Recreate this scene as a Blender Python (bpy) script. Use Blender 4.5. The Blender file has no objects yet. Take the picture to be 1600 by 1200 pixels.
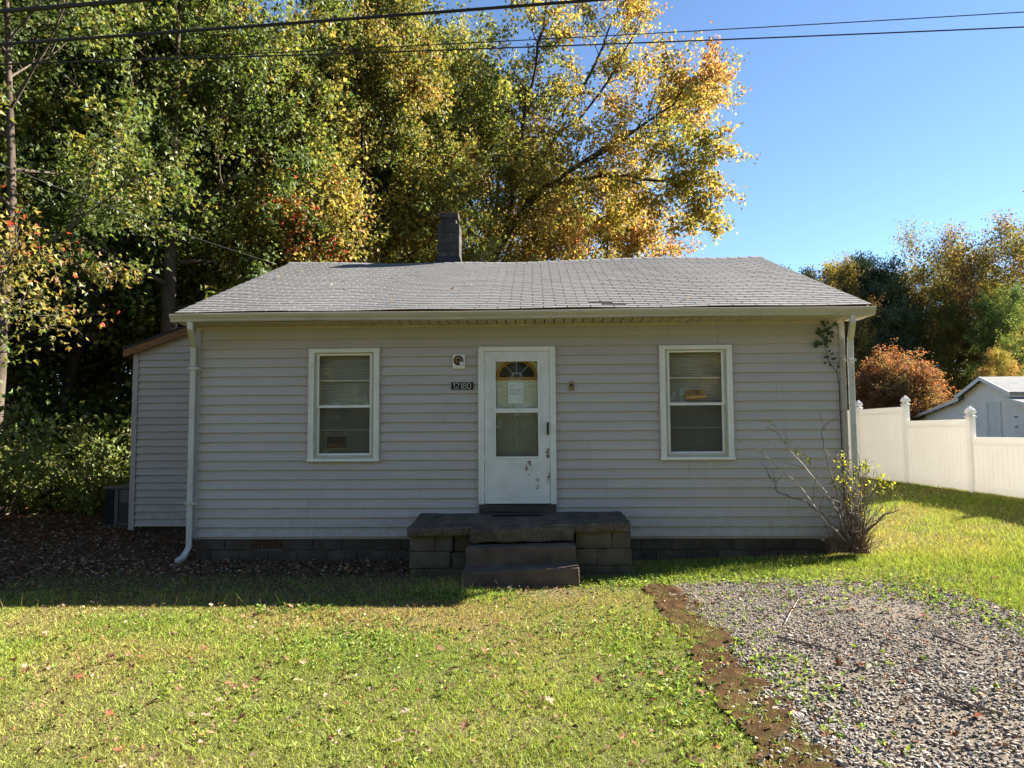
import bpy, bmesh, math, random
import numpy as np
from mathutils import Vector, Matrix

scene = bpy.context.scene
COL = scene.collection
PI = math.pi

# ------------------------------------------------------------------ camera
def cam_axes(p, r, w):
    p, r, w = map(math.radians, (p, r, w))
    f = Vector((math.sin(w)*math.cos(p), math.cos(w)*math.cos(p), math.sin(p)))
    ri = Vector((math.cos(w), -math.sin(w), 0))
    up = ri.cross(f)
    return math.cos(r)*ri - math.sin(r)*up, math.sin(r)*ri + math.cos(r)*up, f
CR, CU, CF = cam_axes(3.9, 0.35, -1.8)
CPOS = Vector((0, -9.5, 1.65))
FPX = 1111.0
cd = bpy.data.cameras.new('camera'); cam = bpy.data.objects.new('camera', cd); COL.objects.link(cam)
cam.matrix_world = Matrix(((CR.x, CU.x, -CF.x, CPOS.x), (CR.y, CU.y, -CF.y, CPOS.y), (CR.z, CU.z, -CF.z, CPOS.z), (0, 0, 0, 1)))
cd.sensor_width = 36; cd.lens = 36*FPX/1600; cd.clip_end = 2000; cd.clip_start = 0.05
scene.camera = cam
def at(x, y, Y):
    """point of the place seen at photo pixel x,y that stands at depth Y"""
    d = CF + (x-800)/FPX*CR - (y-600)/FPX*CU
    return CPOS + d*((Y-CPOS.y)/d.y)

# ------------------------------------------------------------------ light
SUN = Vector((1.6, 0.61, 1.0)).normalized()
world = bpy.data.worlds.new('World'); scene.world = world; world.use_nodes = True
wn = world.node_tree.nodes; wl = world.node_tree.links
sky = wn.new('ShaderNodeTexSky'); sky.sky_type = 'NISHITA'; sky.sun_disc = False
sky.sun_elevation = math.asin(SUN.z); sky.sun_rotation = math.atan2(SUN.x, SUN.y)
sky.air_density = 1.0; sky.dust_density = 0.0; sky.ozone_density = 3.4; sky.altitude = 2500
wl.new(sky.outputs[0], wn['Background'].inputs[0]); wn['Background'].inputs[1].default_value = 0.05
sl = bpy.data.lights.new('sun', 'SUN'); sl.energy = 5.0; sl.angle = math.radians(0.55); sl.color = (1.0, 0.93, 0.82)
so = bpy.data.objects.new('sun', sl); COL.objects.link(so); so.location = SUN*60
so.rotation_euler = (-SUN).to_track_quat('-Z', 'Y').to_euler()
vs = scene.view_settings; vs.view_transform = 'Standard'; vs.look = 'None'; vs.exposure = 2.42; vs.gamma = 1.0; vs.use_curve_mapping = False
cy = scene.cycles
cy.max_bounces = 7; cy.diffuse_bounces = 4; cy.glossy_bounces = 3; cy.transmission_bounces = 5; cy.transparent_max_bounces = 10
cy.caustics_reflective = False; cy.caustics_refractive = False
scene.render.film_transparent = False
cy.use_denoising = True; cy.denoiser = 'OPENIMAGEDENOISE'; cy.denoising_input_passes = 'RGB_ALBEDO_NORMAL'; cy.denoising_prefilter = 'ACCURATE'
cy.use_adaptive_sampling = False

# ------------------------------------------------------------------ helpers: objects
WL = {}
def wloc(o): return WL.get(o.name, Vector((0, 0, 0)))
def link(o, parent=None, loc=None):
    """link o; loc is its place in the world"""
    COL.objects.link(o)
    loc = Vector((0, 0, 0)) if loc is None else Vector(loc)
    if parent is not None:
        o.parent = parent; o.location = loc - wloc(parent)
    else:
        o.location = loc
    WL[o.name] = loc
    return o
def tag(o, label, cat, group=None, kind=None):
    o['label'] = label; o['category'] = cat
    if group: o['group'] = group
    if kind: o['kind'] = kind
    return o
def thing(name, label, cat, loc=(0, 0, 0), group=None):
    o = bpy.data.objects.new(name, None); link(o, None, loc); o.empty_display_size = 0.1
    return tag(o, label, cat, group)
def part(name, me, parent=None, loc=None):
    return link(bpy.data.objects.new(name, me), parent, loc)

class MB:
    def __init__(s): s.v = []; s.f = []; s.m = []
    def poly(s, pts, mi=0):
        n = len(s.v); s.v += [tuple(p) for p in pts]; s.f.append(tuple(range(n, n+len(pts)))); s.m.append(mi)
    def hexa(s, c, mi=0):
        """c: 8 corners, bottom 4 ccw seen from above then top 4"""
        n = len(s.v); s.v += [tuple(p) for p in c]
        for f in ((3, 2, 1, 0), (4, 5, 6, 7), (0, 1, 5, 4), (1, 2, 6, 5), (2, 3, 7, 6), (3, 0, 4, 7)):
            s.f.append(tuple(n+i for i in f)); s.m.append(mi)
    def box(s, x0, x1, y0, y1, z0, z1, mi=0):
        x0, x1 = min(x0, x1), max(x0, x1); y0, y1 = min(y0, y1), max(y0, y1); z0, z1 = min(z0, z1), max(z0, z1)
        s.hexa([(x0, y0, z0), (x1, y0, z0), (x1, y1, z0), (x0, y1, z0), (x0, y0, z1), (x1, y0, z1), (x1, y1, z1), (x0, y1, z1)], mi)
    def prism(s, prof, axis, a, b, mi=0):
        """prof: list of 2-D points, extruded along axis from a to b"""
        n = len(s.v); k = len(prof)
        for t in (a, b):
            for (u, w) in prof:
                s.v.append({'x': (t, u, w), 'y': (u, t, w), 'z': (u, w, t)}[axis])
        for i in range(k):
            j = (i+1) % k; s.f.append((n+i, n+j, n+k+j, n+k+i)); s.m.append(mi)
        s.f.append(tuple(n+i for i in reversed(range(k)))); s.m.append(mi)
        s.f.append(tuple(n+k+i for i in range(k))); s.m.append(mi)
    def tube(s, pts, radii, sides=6, caps=True, mi=0, flat=None):
        pts = [Vector(p) for p in pts]; n0 = len(s.v)
        ref = None
        for i, p in enumerate(pts):
            t = (pts[min(i+1, len(pts)-1)] - pts[max(i-1, 0)])
            if t.length < 1e-9: t = Vector((0, 0, 1))
            t.normalize()
            if ref is None:
                ref = Vector((1, 0, 0)) if abs(t.x) < 0.8 else Vector((0, 1, 0))
            u = (ref - t*ref.dot(t)); u.normalize(); w = t.cross(u); ref = u
            r = radii[i] if hasattr(radii, '__len__') else radii
            for k in range(sides):
                a = 2*PI*(k+0.5)/sides
                fu = flat[0] if flat else 1; fw = flat[1] if flat else 1
                s.v.append(tuple(p + u*(r*math.cos(a)*fu) + w*(r*math.sin(a)*fw)))
        for i in range(len(pts)-1):
            for k in range(sides):
                a = n0+i*sides+k; b = n0+i*sides+(k+1) % sides
                s.f.append((a, b, b+sides, a+sides)); s.m.append(mi)
        if caps:
            s.f.append(tuple(n0+k for k in reversed(range(sides)))); s.m.append(mi)
            e = n0+(len(pts)-1)*sides; s.f.append(tuple(e+k for k in range(sides))); s.m.append(mi)
    def lathe(s, prof, c, axis='z', n=16, mi=0):
        n0 = len(s.v)
        for (r, h) in prof:
            for k in range(n):
                a = 2*PI*k/n; q = (r*math.cos(a), r*math.sin(a))
                s.v.append({'z': (c[0]+q[0], c[1]+q[1], c[2]+h), 'y': (c[0]+q[0], c[1]+h, c[2]+q[1])}[axis])
        for i in range(len(prof)-1):
            for k in range(n):
                a = n0+i*n+k; b = n0+i*n+(k+1) % n
                s.f.append((a, b, b+n, a+n)); s.m.append(mi)
        s.f.append(tuple(n0+k for k in reversed(range(n)))); s.m.append(mi)
        e = n0+(len(prof)-1)*n; s.f.append(tuple(e+k for k in range(n))); s.m.append(mi)
    def mesh(s, name, *mats, smooth=False, bevel=0, segs=2, fix=True):
        me = bpy.data.meshes.new(name); me.from_pydata(s.v, [], s.f)
        for m in mats: me.materials.append(m)
        if len(mats) > 1: me.polygons.foreach_set('material_index', s.m)
        if fix or bevel:
            bm = bmesh.new(); bm.from_mesh(me)
            if fix: bmesh.ops.recalc_face_normals(bm, faces=bm.faces)
            if bevel:
                es = [e for e in bm.edges if len(e.link_faces) == 2 and e.calc_face_angle(0) > 0.5]
                bmesh.ops.bevel(bm, geom=es, offset=bevel, segments=segs, profile=0.5, affect='EDGES', clamp_overlap=True)
            bm.to_mesh(me); bm.free()
        if smooth: me.polygons.foreach_set('use_smooth', [True]*len(me.polygons))
        return me
def boxmesh(name, m, *b, bevel=0):
    mb = MB(); mb.box(*b); return mb.mesh(name, m, bevel=bevel)

def np_mesh(name, V, F, mat, col=None, smooth=False):
    """V (n,3) verts, F (m,k) faces all of k corners, col (n,3) point colours"""
    V = np.asarray(V, np.float32); F = np.asarray(F, np.int32); k = F.shape[1]
    me = bpy.data.meshes.new(name)
    me.vertices.add(len(V)); me.vertices.foreach_set('co', V.ravel())
    me.loops.add(F.size); me.loops.foreach_set('vertex_index', F.ravel())
    me.polygons.add(len(F)); me.polygons.foreach_set('loop_start', np.arange(0, F.size, k, dtype=np.int32))
    if col is not None:
        a = me.color_attributes.new('Col', 'FLOAT_COLOR', 'POINT')
        c = np.ones((len(V), 4), np.float32); c[:, :3] = col
        a.data.foreach_set('color', c.ravel())
    me.polygons.foreach_set('use_smooth', np.full(len(F), smooth))
    me.materials.append(mat); me.update(calc_edges=True)
    return me

# ------------------------------------------------------------------ helpers: noise in numpy
_lat = np.random.default_rng(5).random((64, 64))
def vnoise(x, y, sc=1.0, off=0.0):
    x = np.asarray(x)*sc+off+500; y = np.asarray(y)*sc+off*1.7+500
    xi = np.floor(x).astype(int); yi = np.floor(y).astype(int); fx = x-xi; fy = y-yi
    fx = fx*fx*(3-2*fx); fy = fy*fy*(3-2*fy)
    g = lambda a, b: _lat[a % 64, b % 64]
    return (g(xi, yi)*(1-fx)+g(xi+1, yi)*fx)*(1-fy)+(g(xi, yi+1)*(1-fx)+g(xi+1, yi+1)*fx)*fy
def fbm(x, y, sc=1.0, off=0.0):
    return (vnoise(x, y, sc, off)*0.53+vnoise(x, y, sc*2.1, off+7)*0.27+vnoise(x, y, sc*4.3, off+13)*0.2)
def S(a, b, x):
    t = np.clip((np.asarray(x, float)-a)/(b-a), 0, 1); return t*t*(3-2*t)
def zg(x, y):
    """height of the ground"""
    x = np.asarray(x, float); y = np.asarray(y, float)
    return (-0.045 + 0.13*S(0.5, 5, x) + 0.27*S(4.5, 8.6, x)*S(-9, 3, y) + 0.7*S(12, 30, x)*S(5, 30, y)
            + 0.035*(fbm(x, y, 0.55, 3)-0.5))
def zgf(x, y): return float(zg(x, y))

# ------------------------------------------------------------------ helpers: materials
def newmat(name):
    m = bpy.data.materials.new(name); m.use_nodes = True
    return m, m.node_tree.nodes, m.node_tree.links, m.node_tree.nodes['Principled BSDF']
def c4(c): return (c[0], c[1], c[2], 1)
def noise_node(n, l, scale, detail=4, vec=None, rough=0.55):
    t = n.new('ShaderNodeTexNoise'); t.inputs['Scale'].default_value = scale; t.inputs['Detail'].default_value = detail; t.inputs['Roughness'].default_value = rough
    if vec is None:
        g = n.new('ShaderNodeNewGeometry'); vec = g.outputs['Position']
    l.new(vec, t.inputs['Vector']); return t
def ramp(n, l, fac, stops):
    r = n.new('ShaderNodeValToRGB'); l.new(fac, r.inputs[0])
    e = r.color_ramp.elements
    while len(e) < len(stops): e.new(0.5)
    for i, (p, c) in enumerate(stops): e[i].position = p; e[i].color = c4(c) if hasattr(c, '__len__') else (c, c, c, 1)
    return r
def mixc(n, l, fac, a, b, mode='MIX'):
    x = n.new('ShaderNodeMix'); x.data_type = 'RGBA'; x.blend_type = mode
    for i, v in ((0, fac), (6, a), (7, b)):
        if hasattr(v, 'is_output'): l.new(v, x.inputs[i])
        elif i == 0: x.inputs[0].default_value = v
        else: x.inputs[i].default_value = c4(v)
    return x.outputs[2]
def pm(name, c1, c2=None, scale=3.0, rough=0.7, bump=0.0, bscale=40.0, spec=0.3, stretch=None, dirt=None, metal=0.0, lo=0.35, hi=0.65, objrand=0.0, splash=False, speck=None):
    """principled material: two colours mixed by noise, optional dirt (colour, scale, amount), bump"""
    m, n, l, b = newmat(name)
    b.inputs['Roughness'].default_value = rough; b.inputs['Specular IOR Level'].default_value = spec; b.inputs['Metallic'].default_value = metal
    g = n.new('ShaderNodeNewGeometry'); vec = g.outputs['Position']
    if stretch:
        mp = n.new('ShaderNodeMapping'); mp.inputs['Scale'].default_value = stretch; l.new(vec, mp.inputs['Vector']); vec = mp.outputs[0]
    if c2 is None: c2 = tuple(x*0.85 for x in c1)
    t = noise_node(n, l, scale, 5, vec)
    out = ramp(n, l, t.outputs[0], [(lo, c1), (hi, c2)]).outputs[0]
    if dirt:
        t2 = noise_node(n, l, dirt[1], 6, vec, 0.65)
        f = ramp(n, l, t2.outputs[0], [(dirt[3] if len(dirt) > 3 else 0.5, 0.0), ((dirt[3] if len(dirt) > 3 else 0.5)+0.22, dirt[2])]).outputs[0]
        out = mixc(n, l, f, out, dirt[0])
    if splash:   # mud splashed up from the ground, and runs of grime
        sp_ = n.new('ShaderNodeSeparateXYZ'); l.new(g.outputs['Position'], sp_.inputs[0])
        mr = n.new('ShaderNodeMapRange'); mr.inputs[1].default_value = 0.75; mr.inputs[2].default_value = 0.25; l.new(sp_.outputs[2], mr.inputs[0])
        t3 = noise_node(n, l, 9, 6, None, 0.7); q = n.new('ShaderNodeMath'); q.operation = 'MULTIPLY'; l.new(mr.outputs[0], q.inputs[0]); l.new(ramp(n, l, t3.outputs[0], [(0.45, 0.0), (0.7, 0.5)]).outputs[0], q.inputs[1])
        out = mixc(n, l, q.outputs[0], out, (0.2, 0.165, 0.125))
        mp2 = n.new('ShaderNodeMapping'); mp2.inputs['Scale'].default_value = (9, 1, 0.5); l.new(g.outputs['Position'], mp2.inputs[0])
        t4 = noise_node(n, l, 1.0, 4, mp2.outputs[0]); out = mixc(n, l, ramp(n, l, t4.outputs[0], [(0.52, 0.0), (0.85, 0.3)]).outputs[0], out, (0.33, 0.305, 0.275))
    if speck:
        t5 = noise_node(n, l, speck[1], 2); out = mixc(n, l, ramp(n, l, t5.outputs[0], [(0.60, 0.0), (0.66, 0.8)]).outputs[0], out, speck[0])
    if objrand:
        oi = n.new('ShaderNodeObjectInfo'); mr = n.new('ShaderNodeMapRange'); mr.inputs[3].default_value = 1-objrand; mr.inputs[4].default_value = 1+objrand
        l.new(oi.outputs['Random'], mr.inputs[0]); out = mixc(n, l, 1.0, out, mr.outputs[0], 'MULTIPLY')
    l.new(out, b.inputs['Base Color'])
    if bump:
        tb = noise_node(n, l, bscale, 4, g.outputs['Position']); bu = n.new('ShaderNodeBump'); bu.inputs['Strength'].default_value = bump; bu.inputs['Distance'].default_value = 0.02
        l.new(tb.outputs[0], bu.inputs['Height']); l.new(bu.outputs[0], b.inputs['Normal'])
    return m
def leaf_mat(name, trans=0.45, gloss=0.05, boost=1.25, vary=0.18, rough=0.4, hue=0.0):
    m, n, l, b = newmat(name); n.remove(b)
    a = n.new('ShaderNodeVertexColor'); a.layer_name = 'Col'
    col = a.outputs[0]
    if vary:
        oi = n.new('ShaderNodeObjectInfo'); mr = n.new('ShaderNodeMapRange'); mr.inputs[3].default_value = 1-vary; mr.inputs[4].default_value = 1+vary
        l.new(oi.outputs['Random'], mr.inputs[0]); col = mixc(n, l, 1.0, col, mr.outputs[0], 'MULTIPLY')
    d = n.new('ShaderNodeBsdfDiffuse'); l.new(col, d.inputs[0])
    tr = n.new('ShaderNodeBsdfTranslucent'); l.new(mixc(n, l, 1.0, col, (boost*1.08, boost, boost*0.72), 'MULTIPLY'), tr.inputs[0])
    mx = n.new('ShaderNodeMixShader'); mx.inputs[0].default_value = trans; l.new(d.outputs[0], mx.inputs[1]); l.new(tr.outputs[0], mx.inputs[2])
    gl = n.new('ShaderNodeBsdfGlossy'); gl.inputs['Roughness'].default_value = rough; gl.inputs[0].default_value = (1, 1, 1, 1)
    m2 = n.new('ShaderNodeMixShader'); m2.inputs[0].default_value = gloss; l.new(mx.outputs[0], m2.inputs[1]); l.new(gl.outputs[0], m2.inputs[2])
    l.new(m2.outputs[0], n['Material Output'].inputs[0]); return m
def attr_mat(name, rough=0.8, spec=0.2, mult=1.0, bump=0, bscale=60):
    m, n, l, b = newmat(name); a = n.new('ShaderNodeVertexColor'); a.layer_name = 'Col'
    b.inputs['Roughness'].default_value = rough; b.inputs['Specular IOR Level'].default_value = spec
    t = noise_node(n, l, bscale, 3); f = ramp(n, l, t.outputs[0], [(0.3, 0.78*mult), (0.7, 1.12*mult)])
    l.new(mixc(n, l, 1.0, a.outputs[0], f.outputs[0], 'MULTIPLY'), b.inputs['Base Color'])
    if bump:
        bu = n.new('ShaderNodeBump'); bu.inputs['Strength'].default_value = bump; bu.inputs['Distance'].default_value = 0.01
        l.new(t.outputs[0], bu.inputs['Height']); l.new(bu.outputs[0], b.inputs['Normal'])
    return m
def glass_mat(name, tint=(1, 1, 1), refl=0.09):
    m, n, l, b = newmat(name); n.remove(b)
    t = n.new('ShaderNodeBsdfTransparent'); t.inputs[0].default_value = c4(tint)
    g = n.new('ShaderNodeBsdfGlossy'); g.inputs['Roughness'].default_value = 0.015
    tn = noise_node(n, l, 1.4, 1); bu = n.new('ShaderNodeBump'); bu.inputs['Strength'].default_value = 0.05; bu.inputs['Distance'].default_value = 0.05
    l.new(tn.outputs[0], bu.inputs['Height']); l.new(bu.outputs[0], g.inputs['Normal'])
    fr = n.new('ShaderNodeLayerWeight'); fr.inputs[0].default_value = 0.5
    pw = n.new('ShaderNodeMath'); pw.operation = 'POWER'; pw.inputs[1].default_value = 5.0; l.new(fr.outputs['Facing'], pw.inputs[0])
    mth = n.new('ShaderNodeMath'); mth.operation = 'MULTIPLY_ADD'; mth.inputs[1].default_value = 1-refl; mth.inputs[2].default_value = refl; l.new(pw.outputs[0], mth.inputs[0])
    mx = n.new('ShaderNodeMixShader'); l.new(mth.outputs[0], mx.inputs[0]); l.new(t.outputs[0], mx.inputs[1]); l.new(g.outputs[0], mx.inputs[2])
    l.new(mx.outputs[0], n['Material Output'].inputs[0]); return m

M = {}
M['siding'] = pm('vinyl_siding', (0.43, 0.398, 0.362), (0.405, 0.373, 0.34), 1.3, 0.55, 0.08, 70, 0.35, (0.4, 1, 2.5), ((0.35, 0.32, 0.285), 1.1, 0.3, 0.52), objrand=0.035, splash=True)
M['siding_edge'] = pm('siding_trim', (0.40, 0.37, 0.337), None, 2, 0.55)
M['white'] = pm('white_vinyl', (0.72, 0.72, 0.68), (0.64, 0.64, 0.59), 2.5, 0.4, 0, 40, 0.4, None, ((0.36, 0.33, 0.26), 6, 0.35, 0.56))
M['gutter'] = pm('gutter_paint', (0.47, 0.44, 0.34), (0.40, 0.37, 0.28), 2.0, 0.45, 0.05, 30, 0.4, (0.5, 1, 3), ((0.22, 0.19, 0.12), 3, 0.45, 0.52))
M['spout'] = pm('downspout_paint', (0.55, 0.545, 0.5), (0.46, 0.45, 0.4), 2.5, 0.42, 0.04, 40, 0.4, (1, 1, 0.5), ((0.2, 0.17, 0.12), 5, 0.5, 0.55))
M['soffit'] = pm('soffit_vinyl', (0.5, 0.44, 0.32), None, 4, 0.6)
M['rotwood'] = pm('rotted_fascia', (0.10, 0.055, 0.035), (0.16, 0.085, 0.05), 9, 0.85, 0.5, 60, 0.2, (0.3, 1, 1))
M['rawwood'] = pm('raw_wood', (0.26, 0.14, 0.06), (0.15, 0.075, 0.035), 6, 0.8, 0.4, 50, 0.2, (1, 1, 4))
M['threshold'] = pm('weathered_sill', (0.085, 0.07, 0.055), (0.045, 0.038, 0.03), 7, 0.85, 0.5, 50, 0.2, (0.3, 1, 1))
M['black'] = pm('black_paint', (0.012, 0.012, 0.012), (0.02, 0.02, 0.02), 9, 0.5)
M['dark'] = pm('dark_inside', (0.03, 0.028, 0.025), None, 5, 0.9)
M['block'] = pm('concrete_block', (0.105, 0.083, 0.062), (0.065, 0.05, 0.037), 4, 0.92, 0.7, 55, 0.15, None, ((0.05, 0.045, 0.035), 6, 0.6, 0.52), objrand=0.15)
M['stoopblock'] = pm('stoop_block', (0.12, 0.103, 0.072), (0.08, 0.068, 0.046), 4, 0.92, 0.6, 60, 0.15, None, ((0.07, 0.07, 0.045), 4, 0.6, 0.5), objrand=0.12)
M['concrete'] = pm('weathered_concrete', (0.135, 0.105, 0.072), (0.065, 0.05, 0.034), 5, 0.92, 0.9, 70, 0.2, None, ((0.045, 0.04, 0.03), 3.5, 0.8, 0.47), speck=((0.30, 0.26, 0.2), 75))
M['tread'] = pm('step_concrete', (0.13, 0.095, 0.07), (0.08, 0.057, 0.042), 4, 0.92, 0.5, 70, 0.2, None, ((0.07, 0.055, 0.04), 4, 0.6, 0.52))
M['mortar'] = pm('mortar', (0.12, 0.10, 0.08), (0.08, 0.066, 0.05), 12, 0.95, 0.5, 80)
M['chimblock'] = pm('sooty_block', (0.075, 0.07, 0.068), (0.045, 0.042, 0.042), 5, 0.95, 0.6, 50, 0.15, None, ((0.2, 0.19, 0.18), 7, 0.35, 0.6), objrand=0.2)
M['shingle'] = attr_mat('asphalt_shingle', 0.92, 0.25, 1.0, 0.6, 160)
M['tar'] = pm('tar_black', (0.03, 0.03, 0.032), None, 8, 0.8)
M['blind'] = pm('blind_slats', (0.64, 0.59, 0.47), None, 3, 0.5)
M['glass'] = glass_mat('window_glass', (0.94, 0.95, 0.93), 0.045)
M['glass2'] = glass_mat('door_glass', (0.95, 0.96, 0.94), 0.014)
M['screen'] = None
M['brass'] = pm('tarnished_brass', (0.34, 0.20, 0.07), (0.18, 0.10, 0.04), 40, 0.5, 0.2, 90, 0.5)
M['paper'] = pm('paper', (0.78, 0.79, 0.8), None, 4, 0.7)
M['ink'] = pm('grey_ink', (0.22, 0.22, 0.23), None, 4, 0.8)
M['card_tan'] = pm('tan_card', (0.50, 0.30, 0.10), (0.42, 0.24, 0.075), 12, 0.7)
M['letter_black'] = pm('black_letters', (0.02, 0.018, 0.016), None, 5, 0.7)
M['letter_orange'] = pm('orange_letters', (0.55, 0.09, 0.03), None, 5, 0.6)
M['letter_white'] = pm('white_letters', (0.75, 0.75, 0.73), None, 5, 0.5)
M['bulb'] = pm('bulb_glass', (0.7, 0.7, 0.72), None, 5, 0.15, spec=0.6)
M['rust'] = pm('rust', (0.22, 0.09, 0.035), (0.09, 0.045, 0.025), 45, 0.9, 0.5, 90)
M['innerdoor'] = pm('inner_door_paint', (0.66, 0.66, 0.52), (0.6, 0.6, 0.47), 4, 0.5)
M['goldwood'] = pm('fanlight_trim', (0.42, 0.25, 0.06), (0.32, 0.18, 0.045), 20, 0.5)
M['fence'] = pm('fence_vinyl', (0.84, 0.83, 0.80), (0.80, 0.785, 0.75), 1.5, 0.38, 0, 40, 0.4, None, ((0.55, 0.5, 0.4), 2.2, 0.2, 0.55))
M['acgrey'] = pm('condenser_paint', (0.09, 0.087, 0.08), (0.07, 0.067, 0.06), 4, 0.5)
M['acdark'] = pm('condenser_coil', (0.02, 0.02, 0.02), (0.035, 0.035, 0.035), 50, 0.6)
M['cable'] = pm('cable_sheath', (0.018, 0.018, 0.02), None, 5, 0.5)
M['cable_grey'] = pm('service_cable', (0.07, 0.07, 0.072), (0.04, 0.04, 0.04), 20, 0.5)
M['bark'] = pm('bark_grey', (0.115, 0.09, 0.07), (0.055, 0.043, 0.033), 6, 0.95, 1.0, 26, 0.15, (1, 1, 0.25))
M['bark_light'] = pm('bark_pale', (0.20, 0.165, 0.13), (0.09, 0.072, 0.055), 5, 0.95, 1.0, 22, 0.15, (1, 1, 0.3))
M['bark_dark'] = pm('bark_dark', (0.055, 0.042, 0.033), (0.03, 0.023, 0.018), 6, 0.95, 1.0, 26, 0.15, (1, 1, 0.25))
M['twig'] = pm('twig_bark', (0.20, 0.155, 0.125), (0.10, 0.075, 0.06), 14, 0.9)
M['twig_pale'] = pm('twig_pale', (0.5, 0.44, 0.38), (0.3, 0.25, 0.21), 14, 0.9)
M['leaf'] = leaf_mat('leaves', 0.48, 0.02, 1.3, 0.18, 0.5)
M['weed'] = leaf_mat('weed_leaves', 0.4, 0.015, 1.3, 0.0, 0.6)
M['leaf_far'] = leaf_mat('leaves_far', 0.44, 0.015, 1.3, 0.25, 0.5)
M['needle'] = leaf_mat('needles', 0.2, 0.02, 1.0, 0.2)
M['grass'] = leaf_mat('grass_blades', 0.32, 0.008, 1.25, 0.0, 0.55)
M['dryleaf'] = leaf_mat('dry_leaves', 0.22, 0.012, 1.2, 0.3, 0.6)
M['litter'] = leaf_mat('leaf_litter', 0.18, 0.012, 1.1, 0.0, 0.6)
M['stone'] = attr_mat('gravel_stone', 0.85, 0.25, 1.0, 0.2, 120)
M['farwall'] = None

# insect screen: a fine dark mesh seen as a half transparent veil
m, n, l, b = newmat('insect_screen'); n.remove(b)
t = n.new('ShaderNodeBsdfTransparent'); d = n.new('ShaderNodeBsdfDiffuse'); d.inputs[0].default_value = (0.05, 0.05, 0.045, 1)
mx = n.new('ShaderNodeMixShader'); mx.inputs[0].default_value = 0.45; l.new(t.outputs[0], mx.inputs[1]); l.new(d.outputs[0], mx.inputs[2]); l.new(mx.outputs[0], n['Material Output'].inputs[0])
M['screen'] = m

# storm door: white paint with rust and scuffs of fixed shape
m, n, l, b = newmat('storm_door_paint')
b.inputs['Roughness'].default_value = 0.4
g = n.new('ShaderNodeNewGeometry'); sx = n.new('ShaderNodeSeparateXYZ'); l.new(g.outputs['Position'], sx.inputs[0])
def math_(op, a, bb):
    q = n.new('ShaderNodeMath'); q.operation = op
    for i, v in enumerate((a, bb)):
        if hasattr(v, 'is_output'): l.new(v, q.inputs[i])
        else: q.inputs[i].default_value = v
    return q.outputs[0]
def blob(cx, cz, rx, rz):
    u = math_('DIVIDE', math_('SUBTRACT', sx.outputs[0], cx), rx); v = math_('DIVIDE', math_('SUBTRACT', sx.outputs[2], cz), rz)
    return math_('SUBTRACT', 1.0, math_('ADD', math_('MULTIPLY', u, u), math_('MULTIPLY', v, v)))
acc = None
for (cx, cz, rx, rz) in ((-0.08, 1.18, 0.06, 0.13), (0.03, 0.98, 0.04, 0.12), (0.185, 1.05, 0.035, 0.11), (0.17, 1.38, 0.05, 0.10)):
    q = math_('MAXIMUM', blob(cx, cz, rx, rz), 0.0); acc = q if acc is None else math_('ADD', acc, q)
tn = noise_node(n, l, 20, 9, None, 0.72)
f = ramp(n, l, math_('MULTIPLY', math_('MINIMUM', math_('MULTIPLY', acc, 2.2), 1.0), tn.outputs[0]), [(0.50, 0.0), (0.54, 1.0)]).outputs[0]
tn2 = noise_node(n, l, 5, 5); dirtc = ramp(n, l, tn2.outputs[0], [(0.35, (0.66, 0.67, 0.65)), (0.7, (0.56, 0.565, 0.54))]).outputs[0]
l.new(mixc(n, l, f, dirtc, (0.13, 0.08, 0.055)), b.inputs['Base Color'])
M['stormdoor'] = m

# ground: lawn soil and thatch on one side, forest litter on the other, also darkening the house-shadow band (mask in the colour attribute)
m, n, l, b = newmat('ground_soil')
b.inputs['Roughness'].default_value = 0.95; b.inputs['Specular IOR Level'].default_value = 0.1
a = n.new('ShaderNodeVertexColor'); a.layer_name = 'Col'
t1 = noise_node(n, l, 1.1, 6); t2 = noise_node(n, l, 35, 5); t3 = noise_node(n, l, 0.5, 3)
lawn = mixc(n, l, ramp(n, l, t1.outputs[0], [(0.4, 0.0), (0.62, 1.0)]).outputs[0], (0.105, 0.11, 0.034), (0.16, 0.13, 0.06))
lawn = mixc(n, l, ramp(n, l, t2.outputs[0], [(0.35, 0.0), (0.7, 0.6)]).outputs[0], lawn, (0.06, 0.055, 0.025))
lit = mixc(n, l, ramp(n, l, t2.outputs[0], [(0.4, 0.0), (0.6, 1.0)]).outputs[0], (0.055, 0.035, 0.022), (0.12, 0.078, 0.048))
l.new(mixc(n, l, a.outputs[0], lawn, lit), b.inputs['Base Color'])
bu = n.new('ShaderNodeBump'); bu.inputs['Strength'].default_value = 0.8; bu.inputs['Distance'].default_value = 0.03; l.new(t2.outputs[0], bu.inputs['Height']); l.new(bu.outputs[0], b.inputs['Normal'])
M['ground'] = m
M['moss'] = pm('brown_moss', (0.048, 0.027, 0.013), (0.085, 0.048, 0.02), 9, 1.0, 1.0, 90, 0.05, None, ((0.075, 0.07, 0.022), 3.0, 0.7, 0.5))
M['gravelbed'] = pm('gravel_bed', (0.20, 0.168, 0.13), (0.11, 0.09, 0.068), 45, 0.95, 1.0, 90, 0.2, None, ((0.21, 0.165, 0.115), 1.2, 0.6, 0.5))

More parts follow.
